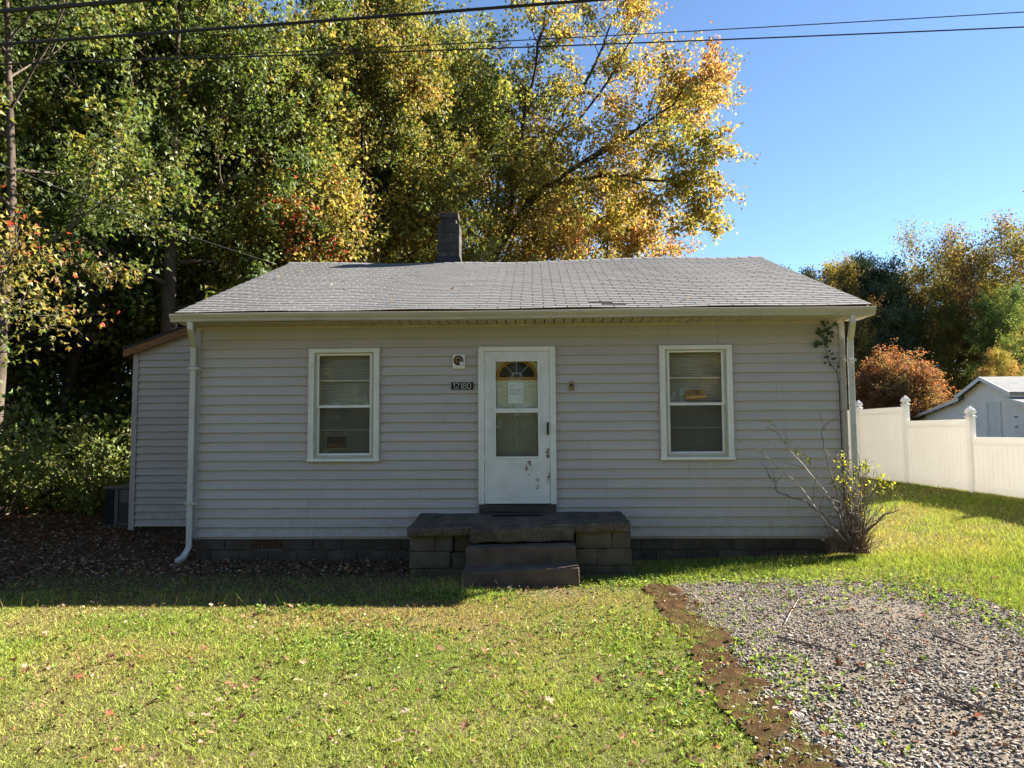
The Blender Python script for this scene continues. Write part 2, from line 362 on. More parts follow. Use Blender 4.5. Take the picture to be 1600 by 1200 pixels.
# ------------------------------------------------------------------ the ground
RNG = np.random.default_rng(11)
def lattice(a, b, s): return list(np.arange(a, b+1e-6, s))
xs = [-400, -250, -150, -100, -70, -50, -38, -28, -22, -18] + lattice(-15, 15, 0.2) + [16, 18, 20, 23, 27, 32, 40, 55, 80, 120, 200, 400]
ys = [-400, -200, -100, -60, -40, -25, -18, -14] + lattice(-11, 15, 0.2) + [16, 18, 20, 23, 27, 32, 40, 55, 80, 120, 200, 400]
X, Y = np.meshgrid(xs, ys); Z = zg(X, Y)
V = np.stack([X.ravel(), Y.ravel(), Z.ravel()], 1)
nx, ny = len(xs), len(ys)
ii = (np.arange(ny-1)[:, None]*nx+np.arange(nx-1)[None, :]).ravel()
F = np.stack([ii, ii+1, ii+1+nx, ii+nx], 1)
def litter_shade_mask(x, y):
    """1 for woodland litter, 0 for lawn; litter tone also darkens the house-shadow band"""
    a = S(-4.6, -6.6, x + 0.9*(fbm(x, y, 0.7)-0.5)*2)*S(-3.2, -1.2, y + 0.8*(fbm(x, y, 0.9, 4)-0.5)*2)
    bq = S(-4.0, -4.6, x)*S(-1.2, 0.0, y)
    f_ = 0.75*S(-2.5, -1.5, y + 0.5*(fbm(x, y, 1.2, 6)-0.5)*2)*S(-0.9, -1.6, x)*S(1, 0, y)  # litter near the wall, plus shade painted into the soil along the house shadow
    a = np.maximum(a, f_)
    c = S(9.5, 13, y)*S(9, 4, x)
    e = S(36, 42, y)
    return np.clip(np.maximum(np.maximum(a, bq), np.maximum(c, e)), 0, 1)
lm = litter_shade_mask(V[:, 0], V[:, 1])
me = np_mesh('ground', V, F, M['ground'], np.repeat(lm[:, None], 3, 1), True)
g_ = part('ground', me); g_['kind'] = 'structure'

# driveway outline: left edge straight, rounded far end
def in_gravel(x, y, grow=0.0):
    w = 0.24*(fbm(x, y, 1.6, 9)-0.5)*2+0.14*(fbm(x, y, 8, 5)-0.5)*2
    top = -1.55 - 0.33*np.clip(np.asarray(x)-2.9, 0, 9)**1.6
    return (x > 1.47-grow+w*0.45) & (x < 4.1+grow+w) & (y < top+grow+w)
def in_moss(x, y):
    w = 0.34*(fbm(x, y, 1.3, 21)-0.5)*2+0.16*(fbm(x, y, 9, 23)-0.5)*2
    e = 0.14*(fbm(x, y, 3.3, 2)-0.5)*2+0.14*(fbm(x, y, 11, 2)-0.5)*2
    return (x > 1.18+w*0.7) & (x < 1.52+e) & (y < -1.5+w)
def sheet(name, mask, x0, x1, y0, y1, st, lift, mat, bump=0.0, smooth=True):
    gx = np.arange(x0, x1, st); gy = np.arange(y0, y1, st); X, Y = np.meshgrid(gx, gy)
    Z = zg(X, Y)+lift+bump*(fbm(X, Y, 9, 3)-0.5)
    k = mask(X[:-1, :-1]+st/2, Y[:-1, :-1]+st/2)
    nx = len(gx); ii = (np.arange(len(gy)-1)[:, None]*nx+np.arange(nx-1)[None, :])[k]
    F = np.stack([ii, ii+1, ii+1+nx, ii+nx], 1)
    u, inv = np.unique(F.ravel(), return_inverse=True)
    V = np.stack([X.ravel(), Y.ravel(), Z.ravel()], 1)[u]
    return np_mesh(name, V, inv.reshape(-1, 4), mat, None, smooth)
dv = part('driveway', sheet('driveway', lambda x, y: in_gravel(x, y, 0.05), 1.0, 4.8, -11, -1.2, 0.05, 0.006, M['gravelbed'])); dv['kind'] = 'structure'
ms = part('moss', sheet('moss', in_moss, 0.6, 2.0, -11, -1.0, 0.025, 0.016, M['moss'], 0.05))
tag(ms, 'dark brown strip of moss along the left edge of the gravel driveway', 'moss', kind='stuff')

_fm = M['fence']; _n, _l = _fm.node_tree.nodes, _fm.node_tree.links   # thin vinyl lets some sun through
_b = _n['Principled BSDF']; _t = _n.new('ShaderNodeBsdfTranslucent'); _t.inputs[0].default_value = (0.85, 0.83, 0.77, 1); _m = _n.new('ShaderNodeMixShader'); _m.inputs[0].default_value = 0.22
_l.new(_b.outputs[0], _m.inputs[1]); _l.new(_t.outputs[0], _m.inputs[2]); _l.new(_m.outputs[0], _n['Material Output'].inputs[0])

# ------------------------------------------------------------------ the house
house = thing('house', 'small one storey house with beige vinyl siding and grey shingle roof', 'house', (-0.25, 0.0, 0.0))
HX0, HX1 = -4.58, 4.10
WINS = [(-3.054, -2.066, 1.265, 2.805), (1.648, 2.634, 1.265, 2.805)]
DOOR = (-0.752, 0.287, 0.60, 2.81)
rnd = random.Random(4)

mb = MB()   # sheathing behind the boards, cut round the openings
I = 0.05
cuts = sorted([(a+I, b-I, c+I, d-I) for a, b, c, d in WINS]+[(DOOR[0]+I, DOOR[1]-I, DOOR[2], DOOR[3]-I)])
x = HX0
for a, b, c, d in cuts:
    mb.box(x, a, 0.0, 0.12, 0.25, 3.1); mb.box(a, b, 0.0, 0.12, d, 3.1); mb.box(a, b, 0.0, 0.12, 0.25, c); x = b
mb.box(x, HX1, 0.0, 0.12, 0.25, 3.1)
fwall = part('front_wall', mb.mesh('front_wall', M['siding_edge']), house)
ZR, YR, YE, ZE = 4.95, 3.95, -0.40, 3.25
mb = MB()
for xa, xb in ((HX0, HX0+0.12), (HX1-0.12, HX1)):
    mb.prism([(0.12, 0.25), (7.9, 0.25), (7.9, 3.25), (3.95, 4.78), (0.12, 3.25)], 'x', xa, xb)
mb.box(HX0+0.12, HX1-0.12, 7.78, 7.9, 0.25, 3.2)
mb.box(HX0+0.12, HX1-0.12, 0.12, 7.78, 3.05, 3.1); mb.box(HX0+0.12, HX1-0.12, 0.12, 7.78, 0.45, 0.55)
part('side_wall', mb.mesh('side_wall', M['siding']), house)

CH = 0.12625
def board_profile(h):
    return [(0.0, h+0.010), (-0.001, h+0.010), (-0.0015, h-0.010), (-0.023, 0.011), (-0.025, 0.005), (-0.0225, 0.0), (-0.0195, 0.0005), (-0.0185, 0.012), (-0.0035, 0.016), (0.0, 0.016)]
mb = MB(); mb.prism(board_profile(CH), 'x', 0, 1); BOARD = mb.mesh('siding_board', M['siding'])
mb = MB(); mb.prism(board_profile(0.055), 'x', 0, 1); BOARD_TOP = mb.mesh('siding_board_top', M['siding'])
def board(parent, x0, x1, y, z, me=None):
    o = part('siding_board', me or BOARD, parent, (x0, y + rnd.uniform(-0.0008, 0.0008), z)); o.scale = (x1-x0, 1, 1); return o
def run(parent, x0, x1, y, z, seams, me=None):
    xs_ = [x0]+sorted(s for s in seams if x0+0.3 < s < x1-0.3)+[x1]
    for i in range(len(xs_)-1): board(parent, xs_[i]+(0.0015 if i else 0), xs_[i+1]-(0.0 if i == len(xs_)-2 else 0.0015), y, z, me)
for k in range(-2, 20):
    z = 2.805 - (k+1)*CH
    segs = [(-4.53, 4.03)]
    for (a, b, c, d) in WINS+[DOOR]:
        lo = c + (0.06 if c > 1 else 0)
        if z+CH > lo and z < d-0.06:
            ns = []
            for (p, q) in segs:
                if q <= a or p >= b: ns.append((p, q)); continue
                if p < a: ns.append((p, a+0.012))
                if q > b: ns.append((b-0.012, q))
            segs = ns
    rr = random.Random(k//2)
    seams = [rr.uniform(-4, 3.6) for _ in range(3)]
    for p, q in segs: run(fwall, p, q, 0.0, z, seams)
run(fwall, -4.53, 4.03, 0.0, 2.805+2*CH, [-2.2, 1.7], BOARD_TOP)
for a, b in ((-4.60, -4.53), (4.03, 4.105)):
    part('corner_post', boxmesh('corner_post', M['siding_edge'], a, b, -0.034, 0.02, 0.27, 3.105, bevel=0.004), fwall)

def ring(mb, x0, x1, z0, z1, l, r, bt, tp, y0, y1):
    mb.box(x0, x0+l, y0, y1, z0, z1); mb.box(x1-r, x1, y0, y1, z0, z1)
    mb.box(x0+l, x1-r, y0, y1, z1-tp, z1); mb.box(x0+l, x1-r, y0, y1, z0, z0+bt)

mb = MB()
for i in range(64):
    z = i*0.0228; mb.prism([(-0.009, z-0.0095), (-0.0085, z-0.010), (0.009, z+0.0095), (0.0085, z+0.010)], 'x', 0, 1)
SLATS = mb
def window(x0, x1, z0, z1):
    mb = MB(); ring(mb, x0+0.016, x1-0.016, z0+0.03, z1-0.014, 0.072, 0.072, 0.0, 0.05, -0.05, 0.0)
    w = part('window', mb.mesh('window_casing', M['white'], bevel=0.008, segs=2), house)
    mb = MB(); ring(mb, x0+0.034, x1-0.034, z0+0.05, z1-0.03, 0.012, 0.012, 0.001, 0.010, -0.056, -0.03)
    part('casing_bead', mb.mesh('casing_bead', M['white'], bevel=0.004), w)
    mb = MB(); ring(mb, x0, x1, z0, z1, 0.016, 0.016, 0.014, 0.014, -0.034, 0.0); part('channel', mb.mesh('channel', M['siding_edge']), w)
    part('sill', boxmesh('sill', M['white'], x0+0.006, x1-0.006, -0.062, 0.0, z0+0.012, z0+0.052, bevel=0.006), w)
    a, b, c, d = x0+0.088, x1-0.088, z0+0.054, z1-0.064
    mb = MB(); ring(mb, a, b, c, d, 0.03, 0.03, 0.036, 0.016, -0.022, 0.075); part('track', mb.mesh('track', M['gutter']), w)
    a, b, c, d = a+0.024, b-0.024, c+0.03, d-0.006
    zm = c+(d-c)*0.475
    mb = MB(); ring(mb, a, b, zm-0.012, d, 0.038, 0.038, 0.036, 0.034, -0.012, 0.012); part('sash', mb.mesh('sash', M['white'], bevel=0.004), w)
    mb = MB(); ring(mb, a+0.003, b-0.003, c, zm+0.0105, 0.038, 0.038, 0.036, 0.022, 0.0135, 0.034); part('sash', mb.mesh('sash', M['white'], bevel=0.004), w)
    part('pane', boxmesh('pane', M['glass'], a+0.03, b-0.03, -0.002, 0.002, zm+0.02, d-0.03), w)
    part('pane', boxmesh('pane', M['glass'], a+0.03, b-0.03, 0.022, 0.026, c+0.03, zm), w)
    mb = MB(); mb.poly([(a+0.03, 0.016, c+0.03), (b-0.03, 0.016, c+0.03), (b-0.03, 0.016, zm-0.01), (a+0.03, 0.016, zm-0.01)]); part('insect_screen', mb.mesh('insect_screen', M['screen']), w)
    for zz in (zm+(d-zm)*0.49, c+(zm-c)*0.53):
        part('inner_rail', boxmesh('inner_rail', M['white'], a+0.02, b-0.02, 0.045, 0.062, zz-0.008, zz+0.010), w)
    bl = part('blind', SLATS.mesh('blind', M['blind'], fix=False), w, (a+0.012, 0.085, c+0.02)); bl.scale = (b-a-0.024, 1, (d-c-0.02)/(64*0.0228))
    return w
for q in WINS: window(*q)

# doorway: frame, storm door, inner door, threshold
x0, x1, z0, z1 = DOOR; zb = 0.71
mb = MB()
mb.box(x0+0.014, x0+0.082, -0.052, 0.03, zb-0.005, z1-0.014); mb.box(x1-0.082, x1-0.014, -0.052, 0.03, zb-0.005, z1-0.014); mb.box(x0+0.082, x1-0.082, -0.052, 0.03, z1-0.075, z1-0.014)
dw = part('doorway', mb.mesh('door_frame', M['white'], bevel=0.006), house)
mb = MB(); mb.box(x0, x0+0.014, -0.036, 0, z0, z1); mb.box(x1-0.014, x1, -0.036, 0, z0, z1); mb.box(x0+0.014, x1-0.014, -0.036, 0, z1-0.014, z1)
part('channel', mb.mesh('channel', M['siding_edge']), dw)
mb = MB(); mb.box(x0+0.004, x0+0.03, -0.058, -0.05, zb, z1-0.03); mb.box(x1-0.03, x1-0.004, -0.058, -0.05, zb, z1-0.03)
part('frame_bead', mb.mesh('frame_bead', M['white'], bevel=0.003), dw)
part('threshold', boxmesh('threshold', M['threshold'], x0+0.012, x1-0.012, -0.05, 0.1, 0.585, 0.702, bevel=0.006), dw)
L, R_, B, T = x0+0.086, x1-0.086, zb+0.004, z1-0.079
mb = MB()
gl, gr = L+0.145, R_-0.15; g0, g1, g2, g3 = 1.325, 1.915, 1.965, 2.60
Ya, Yb = -0.045, -0.015
mb.box(L, gl, Ya, Yb, B, T); mb.box(gr, R_, Ya, Yb, B, T); mb.box(gl, gr, Ya, Yb, g3, T); mb.box(gl, gr, Ya, Yb, B, g0); mb.box(gl, gr, Ya, Yb, g1, g2)
sd = part('storm_door', mb.mesh('storm_door', M['stormdoor']), house)
mb = MB(); ring(mb, gl-0.016, gr+0.016, g0-0.018, g3+0.012, 0.022, 0.022, 0.026, 0.016, -0.054, -0.045); mb.box(gl+0.006, gr-0.006, -0.056, -0.0451, g1-0.004, g2+0.004)
part('glazing_frame', mb.mesh('glazing_frame', M['white'], bevel=0.003), sd)
part('pane', boxmesh('pane', M['glass2'], gl, gr, -0.034, -0.031, g0, g1), sd); part('pane', boxmesh('pane', M['glass2'], gl, gr, -0.034, -0.031, g2, g3), sd)
mb = MB(); mb.poly([(gl, -0.028, g0), (gr, -0.028, g0), (gr, -0.028, g1), (gl, -0.028, g1)]); part('insect_screen', mb.mesh('insect_screen', M['screen']), sd)
part('kick_panel', boxmesh('kick_panel', M['stormdoor'], L+0.006, R_-0.012, -0.0485, -0.0451, B+0.052, 1.285, bevel=0.001), sd)
part('bottom_rail', boxmesh('bottom_rail', M['white'], L+0.002, R_-0.002, -0.053, -0.0451, B, B+0.048, bevel=0.003), sd)
mb = MB(); mb.tube([(R_-0.028, -0.05, 1.63), (R_-0.028, -0.085, 1.645), (R_-0.028, -0.088, 1.70), (R_-0.026, -0.085, 1.755), (R_-0.026, -0.05, 1.77)], [0.010, 0.012, 0.013, 0.012, 0.010], 8)
mb.box(R_-0.04, R_-0.014, -0.05, -0.045, 1.615, 1.785); part('handle', mb.mesh('handle', M['black'], smooth=True), sd)
for zz in (0.86, 1.28, 2.06, 2.49):
    part('hinge', boxmesh('hinge', M['white'], L-0.012, L+0.012, -0.056, -0.046, zz, zz+0.07, bevel=0.003), sd)
# inner door with a half-round light
mb = MB(); mb.box(L-0.01, R_+0.01, 0.06, 0.10, B, T)
idr = part('inner_door', mb.mesh('inner_door', M['innerdoor']), house)
cxm = (gl+gr)/2; zc = 2.395; rad = 0.285
def half(mb, r0, r1, ya, yb, cx, cz, n=20):
    for i in range(n):
        a0, a1 = PI*i/n, PI*(i+1)/n
        p = [(cx+r*math.cos(a), cz+r*math.sin(a)*0.84) for r, a in ((r0, a0), (r1, a0), (r1, a1), (r0, a1))]
        mb.hexa([(p[0][0], ya, p[0][1]), (p[1][0], ya, p[1][1]), (p[2][0], ya, p[2][1]), (p[3][0], ya, p[3][1]), (p[0][0], yb, p[0][1]), (p[1][0], yb, p[1][1]), (p[2][0], yb, p[2][1]), (p[3][0], yb, p[3][1])])
mb = MB(); half(mb, rad-0.045, rad, 0.06, 0.045, cxm, zc); mb.box(cxm-rad, cxm+rad, 0.045, 0.06, zc-0.04, zc-0.0005)
part('fanlight_trim', mb.mesh('fanlight_trim', M['goldwood']), idr)
mb = MB(); half(mb, 0.0005, rad-0.046, 0.0595, 0.055, cxm, zc); part('fanlight_glass', mb.mesh('fanlight_glass', M['dark']), idr)
mb = MB(); half(mb, 0.06, 0.072, 0.055, 0.05, cxm, zc+0.001, 12)
for a in (50, 90, 130):
    a = math.radians(a); mb.tube([(cxm+0.07*math.cos(a), 0.052, zc+0.06*math.sin(a)), (cxm+(rad-0.046)*math.cos(a), 0.052, zc+(rad-0.046)*0.84*math.sin(a))], 0.005, 5)
part('fanlight_bars', mb.mesh('fanlight_bars', M['soffit']), idr)
mb = MB()
for (a, b, c, d) in ((cxm-0.27, cxm-0.03, 1.98, 2.27), (cxm+0.03, cxm+0.27, 1.98, 2.27), (cxm-0.27, cxm-0.03, 1.40, 1.86), (cxm+0.03, cxm+0.27, 1.40, 1.86)):
    ring(mb, a, b, c, d, 0.014, 0.014, 0.014, 0.014, 0.053, 0.0602)
part('panel_moulding', mb.mesh('panel_moulding', M['innerdoor'], bevel=0.003), idr)

# foundation of blocks
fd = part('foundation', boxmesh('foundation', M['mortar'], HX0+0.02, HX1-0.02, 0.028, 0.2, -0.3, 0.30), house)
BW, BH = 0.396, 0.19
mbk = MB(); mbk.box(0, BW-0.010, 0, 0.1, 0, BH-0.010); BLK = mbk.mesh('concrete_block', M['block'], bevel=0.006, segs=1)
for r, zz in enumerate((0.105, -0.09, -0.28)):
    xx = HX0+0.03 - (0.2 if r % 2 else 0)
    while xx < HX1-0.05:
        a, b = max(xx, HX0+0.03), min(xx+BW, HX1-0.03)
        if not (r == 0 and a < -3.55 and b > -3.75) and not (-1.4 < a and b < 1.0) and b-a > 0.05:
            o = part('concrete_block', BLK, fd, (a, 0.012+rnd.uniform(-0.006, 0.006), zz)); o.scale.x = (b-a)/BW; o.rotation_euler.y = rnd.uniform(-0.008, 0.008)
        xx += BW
fv = part('foundation_vent', boxmesh('foundation_vent', M['dark'], -3.76, -3.34, 0.02, 0.06, 0.13, 0.27), house)
mb = MB()
for i in range(10): mb.box(-3.75+i*0.045, -3.735+i*0.045, 0.008, 0.02, 0.135, 0.262)
for i in range(3): mb.box(-3.76, -3.34, 0.006, 0.022, 0.15+i*0.045, 0.156+i*0.045)
part('grille', mb.mesh('grille', M['rust']), fv)

# roof
LS = math.hypot(YR-YE, ZR-ZE); ANG = math.atan2(ZR-ZE, YR-YE)
RX0, RX1 = -4.70, 4.28
def sag(x, s): return -0.055*math.exp(-((x+1.2)/2.2)**2)*max(0.0, s/LS)**1.3 - 0.012*math.sin(x*1.9+1)*(s/LS) + 0.006*math.sin(x*3.1)
def rp(x, s, lift=0.0):
    return Vector((x, YE+s*math.cos(ANG)-lift*math.sin(ANG), ZE+s*math.sin(ANG)+lift*math.cos(ANG)+sag(x, s)))
mb = MB(); NXR, NSR = 30, 12
for side in (0, 1):
    for i in range(NXR):
        for j in range(NSR):
            q = []
            for (a, b) in ((i, j), (i+1, j), (i+1, j+1), (i, j+1)):
                p = rp(RX0+0.02+(RX1-RX0-0.04)*a/NXR, LS*b/NSR, -0.012)
                if side: p.y = 2*YR-p.y
                q.append(p)
            mb.poly(q); mb.poly([(p.x, p.y, p.z-0.025) for p in reversed(q)])
roof = part('roof', mb.mesh('roof', M['rotwood'], fix=False), house)
mb = MB()
for xa, xb in ((RX0+0.004, RX0+0.03), (RX1-0.03, RX1-0.004)):
    mb.prism([(YE, ZE-0.02), (YR, ZR-0.02), (2*YR-YE, ZE-0.02), (2*YR-YE, ZE-0.15), (YR, ZR-0.15), (YE, ZE-0.15)], 'x', xa, xb)
part('rake_board', mb.mesh('rake_board', M['rotwood']), roof)
part('fascia', boxmesh('fascia', M['rotwood'], RX0+0.03, RX1-0.03, YE-0.004, YE+0.022, 3.119, 3.236), roof)
EX = 0.1265; NC = int(LS/EX)+1; TW = 0.302
tone_rng = np.random.default_rng(3)
def tone():
    t = 0.158*(1+0.03*tone_rng.normal()); return (t*1.0, t*0.985, t*0.985)
def tab_verts(w, ln, lift=0.011, th=0.007):
    # lower edge at y=0 (lifted), upper end slides under the next course
    g = 0.006
    return [(g, 0, lift-th), (w-g, 0, lift-th), (w-g, ln, -0.004), (g, ln, -0.004), (g, 0, lift), (w-g, 0, lift), (w-g, ln, 0.002), (g, ln, 0.002)]
HF = ((3, 2, 1, 0), (4, 5, 6, 7), (0, 1, 5, 4), (1, 2, 6, 5), (2, 3, 7, 6), (3, 0, 4, 7))
tabs = []
for v in range(10):
    tabs.append(np_mesh('shingle', np.array(tab_verts(TW, EX+0.05)), np.array(HF), M['shingle'], np.tile(tone(), (8, 1))))
SV, SF, SC = [], [], []
lifted = {(2, 18), (1, 19)}
cnt = 0
for c in range(NC):
    s = c*EX - 0.03
    off = (0.5 if c % 2 else 0.0)*TW + rnd.uniform(-0.008, 0.008)
    i = 0; x = RX0 - off
    while x < RX1:
        a, b = max(x, RX0-0.012), min(x+TW, RX1+0.012)
        if b-a > 0.03:
            xm = (a+b)/2
            P0 = rp(a, s, 0.0); dP = rp(b, s, 0.0)-P0
            up = 0.018 if (c, i) in lifted else rnd.choice([0, 0, 0, 0, 0, 0.002])
            if c < 9 and cnt < 298:
                o = part('shingle', tabs[rnd.randrange(10)], roof, P0); o.scale.x = (b-a)/TW
                o.rotation_euler = (ANG-up/ (EX+0.05), -math.atan2(dP.z, b-a), rnd.uniform(-0.006, 0.006)); cnt += 1
            else:
                base = len(SV); ca, sa = math.cos(ANG-up/(EX+0.05)), math.sin(ANG-up/(EX+0.05)); tn_ = tone()
                for (vx, vy, vz) in tab_verts(b-a, min(EX+0.05, max(0.04, LS-s))):
                    SV.append((P0.x+vx, P0.y+vy*ca-vz*sa, P0.z+vy*sa+vz*ca+dP.z*vx/(b-a))); SC.append(tn_)
                SF += [tuple(base+k for k in f) for f in HF]
        x += TW; i += 1
o = part('shingle_field', np_mesh('shingle_field', np.array(SV), np.array(SF), M['shingle'], np.array(SC)), roof); o['kind'] = 'stuff'
# ridge caps
mb = MB(); mb2 = []
k = 0; x = RX0-0.01
V_, F_, C_ = [], [], []
while x < RX1:
    b = min(x+0.2, RX1+0.01); tn_ = tone(); base = len(V_); z_a = rp(x, LS).z; z_b = rp(b, LS).z
    for xx, zz, lf in ((x, z_a, 0.016), (b+0.03, z_b, 0.008)):
        V_ += [(xx, YR-0.15, zz-0.15*math.tan(ANG)+lf), (xx, YR, zz+lf+0.004), (xx, YR+0.15, zz-0.15*math.tan(ANG)+lf), (xx, YR-0.15, zz-0.15*math.tan(ANG)+lf-0.012), (xx, YR, zz+lf-0.01), (xx, YR+0.15, zz-0.15*math.tan(ANG)+lf-0.012)]
    C_ += [tn_]*12
    for f in ((0, 1, 7, 6), (1, 2, 8, 7), (0, 3, 4, 1), (1, 4, 5, 2), (6, 7, 10, 9), (7, 8, 11, 10), (0, 6, 9, 3), (2, 5, 11, 8), (3, 9, 10, 4), (4, 10, 11, 5)): F_.append(tuple(base+q for q in f))
    x = b
part('ridge_cap', np_mesh('ridge_cap', np.array(V_), np.array(F_), M['shingle'], np.array(C_)), roof)

# gutter: an open K-profile with end caps, soffit slats, downspouts
GY = YE-0.006
gp = [(0, 0.115), (0, 0.0), (-0.075, 0.0), (-0.085, 0.012), (-0.085, 0.035), (-0.112, 0.075), (-0.118, 0.09), (-0.118, 0.112), (-0.106, 0.116), (-0.105, 0.108), (-0.113, 0.106), (-0.113, 0.091), (-0.107, 0.076), (-0.08, 0.038), (-0.08, 0.014), (-0.073, 0.004), (-0.004, 0.004), (-0.004, 0.115)]
gp = [(u, w*0.88+0.008) for u, w in gp]
mb = MB(); NG = 12
for i in range(NG):
    xa = -4.72+(4.30+4.72)*i/NG; xb = -4.72+(4.30+4.72)*(i+1)/NG
    za, zb_ = 3.098+0.006*math.sin(i*0.9), 3.098+0.006*math.sin((i+1)*0.9)
    n0 = len(mb.v); k = len(gp)
    for xx, zz in ((xa, za), (xb, zb_)): mb.v += [(xx, GY+u, zz+w) for u, w in gp]
    for q in range(k):
        j = (q+1) % k; mb.f.append((n0+q, n0+j, n0+k+j, n0+k+q)); mb.m.append(0)
cap = [p for p in gp[:9]]
for xx, zz in ((-4.72, 3.098), (4.30, 3.098+0.006*math.sin(NG*0.9))):
    mb.poly([(xx, GY+u, zz+w) for u, w in cap])
gut = part('gutter', mb.mesh('gutter', M['gutter']), house)
sf = part('soffit', boxmesh('soffit', M['dark'], HX0-0.08, HX1+0.12, YE+0.03, -0.03, 3.115, 3.13), house)
mb = MB(); mb.box(0, 0.112, 0, 0.385, 0, 0.012); SOF = mb.mesh('soffit_slat', M['soffit'], bevel=0.003, segs=1)
x = HX0-0.08
while x < HX1+0.1:
    o = part('soffit_slat', SOF, sf, (x, YE+0.024, 3.102+rnd.uniform(-0.002, 0.002))); o.rotation_euler.x = rnd.uniform(-0.012, 0.004); x += 0.1265
part('frieze', boxmesh('frieze', M['soffit'], HX0, HX1, -0.038, -0.0265, 3.07, 3.103, bevel=0.003), house)
def spout(pts, zstraps, side):
    mb = MB(); mb.tube(pts, 0.043, 4, True, 0, (1.15, 0.9))
    o = part('downspout', mb.mesh('downspout', M['spout'], bevel=0.006), house)
    xx, yy = pts[3][0], pts[3][1]
    for zz in zstraps:
        mb = MB(); mb.box(xx-0.05, xx+0.05, yy-0.047, yy-0.040, zz, zz+0.03); mb.box(xx+side*0.05, xx+side*0.10, yy-0.043, yy+0.045, zz, zz+0.028)
        part('strap', mb.mesh('strap', M['spout'], bevel=0.003), o)
spout([(-4.47, -0.455, 3.12), (-4.47, -0.45, 3.03), (-4.53, -0.28, 2.95), (-4.60, -0.09, 2.84), (-4.60, -0.08, 2.72), (-4.60, -0.08, 1.4), (-4.60, -0.08, 0.16), (-4.63, -0.16, 0.04), (-4.66, -0.28, 0.0)], (2.52, 0.72), 1)
spout([(4.03, -0.455, 3.12), (4.03, -0.45, 3.03), (4.09, -0.28, 2.95), (4.15, -0.09, 2.84), (4.15, -0.08, 2.72), (4.15, -0.08, 1.4), (4.15, -0.08, 0.3), (4.17, -0.16, 0.16), (4.2, -0.25, 0.10)], (2.55, 0.8), -1)

# chimney behind the ridge
ch = part('chimney', boxmesh('chimney', M['mortar'], -1.84, -1.435, 4.02, 4.42, 4.5, 5.70), house)
rr = random.Random(8)
for r in range(6):
    z0_ = 4.60+r*0.185
    for (a, b) in (((-1.85, -1.425),) if r % 2 else ((-1.85, -1.64), (-1.636, -1.425))):
        part('block', boxmesh('block', M['chimblock'], a+0.002, b-0.002, 4.005+rr.uniform(-0.004, 0.004), 4.43, z0_, z0_+0.179, bevel=0.008), ch)
mb = MB(); mb.hexa([(-1.90, 3.93, 4.90), (-1.37, 3.93, 4.90), (-1.37, 4.47, 4.86), (-1.90, 4.47, 4.86), (-1.86, 4.0, 5.06), (-1.415, 4.0, 5.06), (-1.415, 4.44, 5.06), (-1.86, 4.44, 5.06)])
part('flashing', mb.mesh('flashing', M['tar'], bevel=0.01), ch)
mb = MB(); mb.hexa([(-1.80, 4.06, 5.70), (-1.475, 4.06, 5.70), (-1.475, 4.38, 5.70), (-1.80, 4.38, 5.70), (-1.76, 4.1, 5.74), (-1.515, 4.1, 5.74), (-1.515, 4.34, 5.74), (-1.76, 4.34, 5.74)])
mb.box(-1.775, -1.50, 4.09, 4.35, 5.735, 5.83); mb.box(-1.82, -1.455, 4.05, 4.39, 5.83, 5.93); part('flue_cap', mb.mesh('flue_cap', M['chimblock'], bevel=0.008), ch)
part('flue_top', boxmesh('flue_top', M['rawwood'], -1.815, -1.46, 4.055, 4.385, 5.931, 5.945), ch)

# lower side addition set back on the left
WX0, WY = -7.06, 2.8
def wtop(x): return 3.19+(x-WX0)*0.352
mb = MB(); mb.prism([(WX0, 0.06), (HX0, 0.06), (HX0, wtop(HX0)), (WX0, wtop(WX0))], 'y', WY, 6.3)
aw = part('addition_wall', mb.mesh('addition_wall', M['siding_edge']), house)
mb = MB(); mb.box(-6.9, -5.2, WY+0.1, 6.2, -0.2, 0.06); part('addition_base', mb.mesh('addition_base', M['block']), house)
for k in range(28):
    z = 0.06+k*CH
    if z > wtop(HX0)-0.05: break
    xa = WX0+0.085
    if z+CH*0.75 > wtop(xa): xa = WX0+(z+CH*0.75-3.19)/0.352
    if xa < HX0-0.1: board(aw, xa, HX0-0.01, WY, z)
part('corner_post', boxmesh('corner_post', M['siding_edge'], WX0-0.012, WX0+0.085, WY-0.03, WY+0.1, 0.0, 3.1, bevel=0.004), aw)
def slab(mb, xa, xb, ya, yb, t0, t1):
    mb.hexa([(xa, ya, wtop(xa)+t0), (xb, ya, wtop(xb)+t0), (xb, yb, wtop(xb)+t0), (xa, yb, wtop(xa)+t0), (xa, ya, wtop(xa)+t1), (xb, ya, wtop(xb)+t1), (xb, yb, wtop(xb)+t1), (xa, yb, wtop(xa)+t1)])
mb = MB(); slab(mb, WX0-0.16, HX0, WY-0.12, 6.4, 0.0, 0.045); ar = part('addition_roof', mb.mesh('addition_roof', M['tar']), house)
mb = MB(); slab(mb, WX0-0.15, HX0, WY-0.11, WY-0.08, -0.13, -0.002); part('rake_board', mb.mesh('rake_board', M['rawwood']), ar)
mb = MB(); slab(mb, WX0-0.145, WX0-0.115, WY-0.078, 6.3, -0.12, -0.002); part('fascia', mb.mesh('fascia', M['rawwood']), ar)

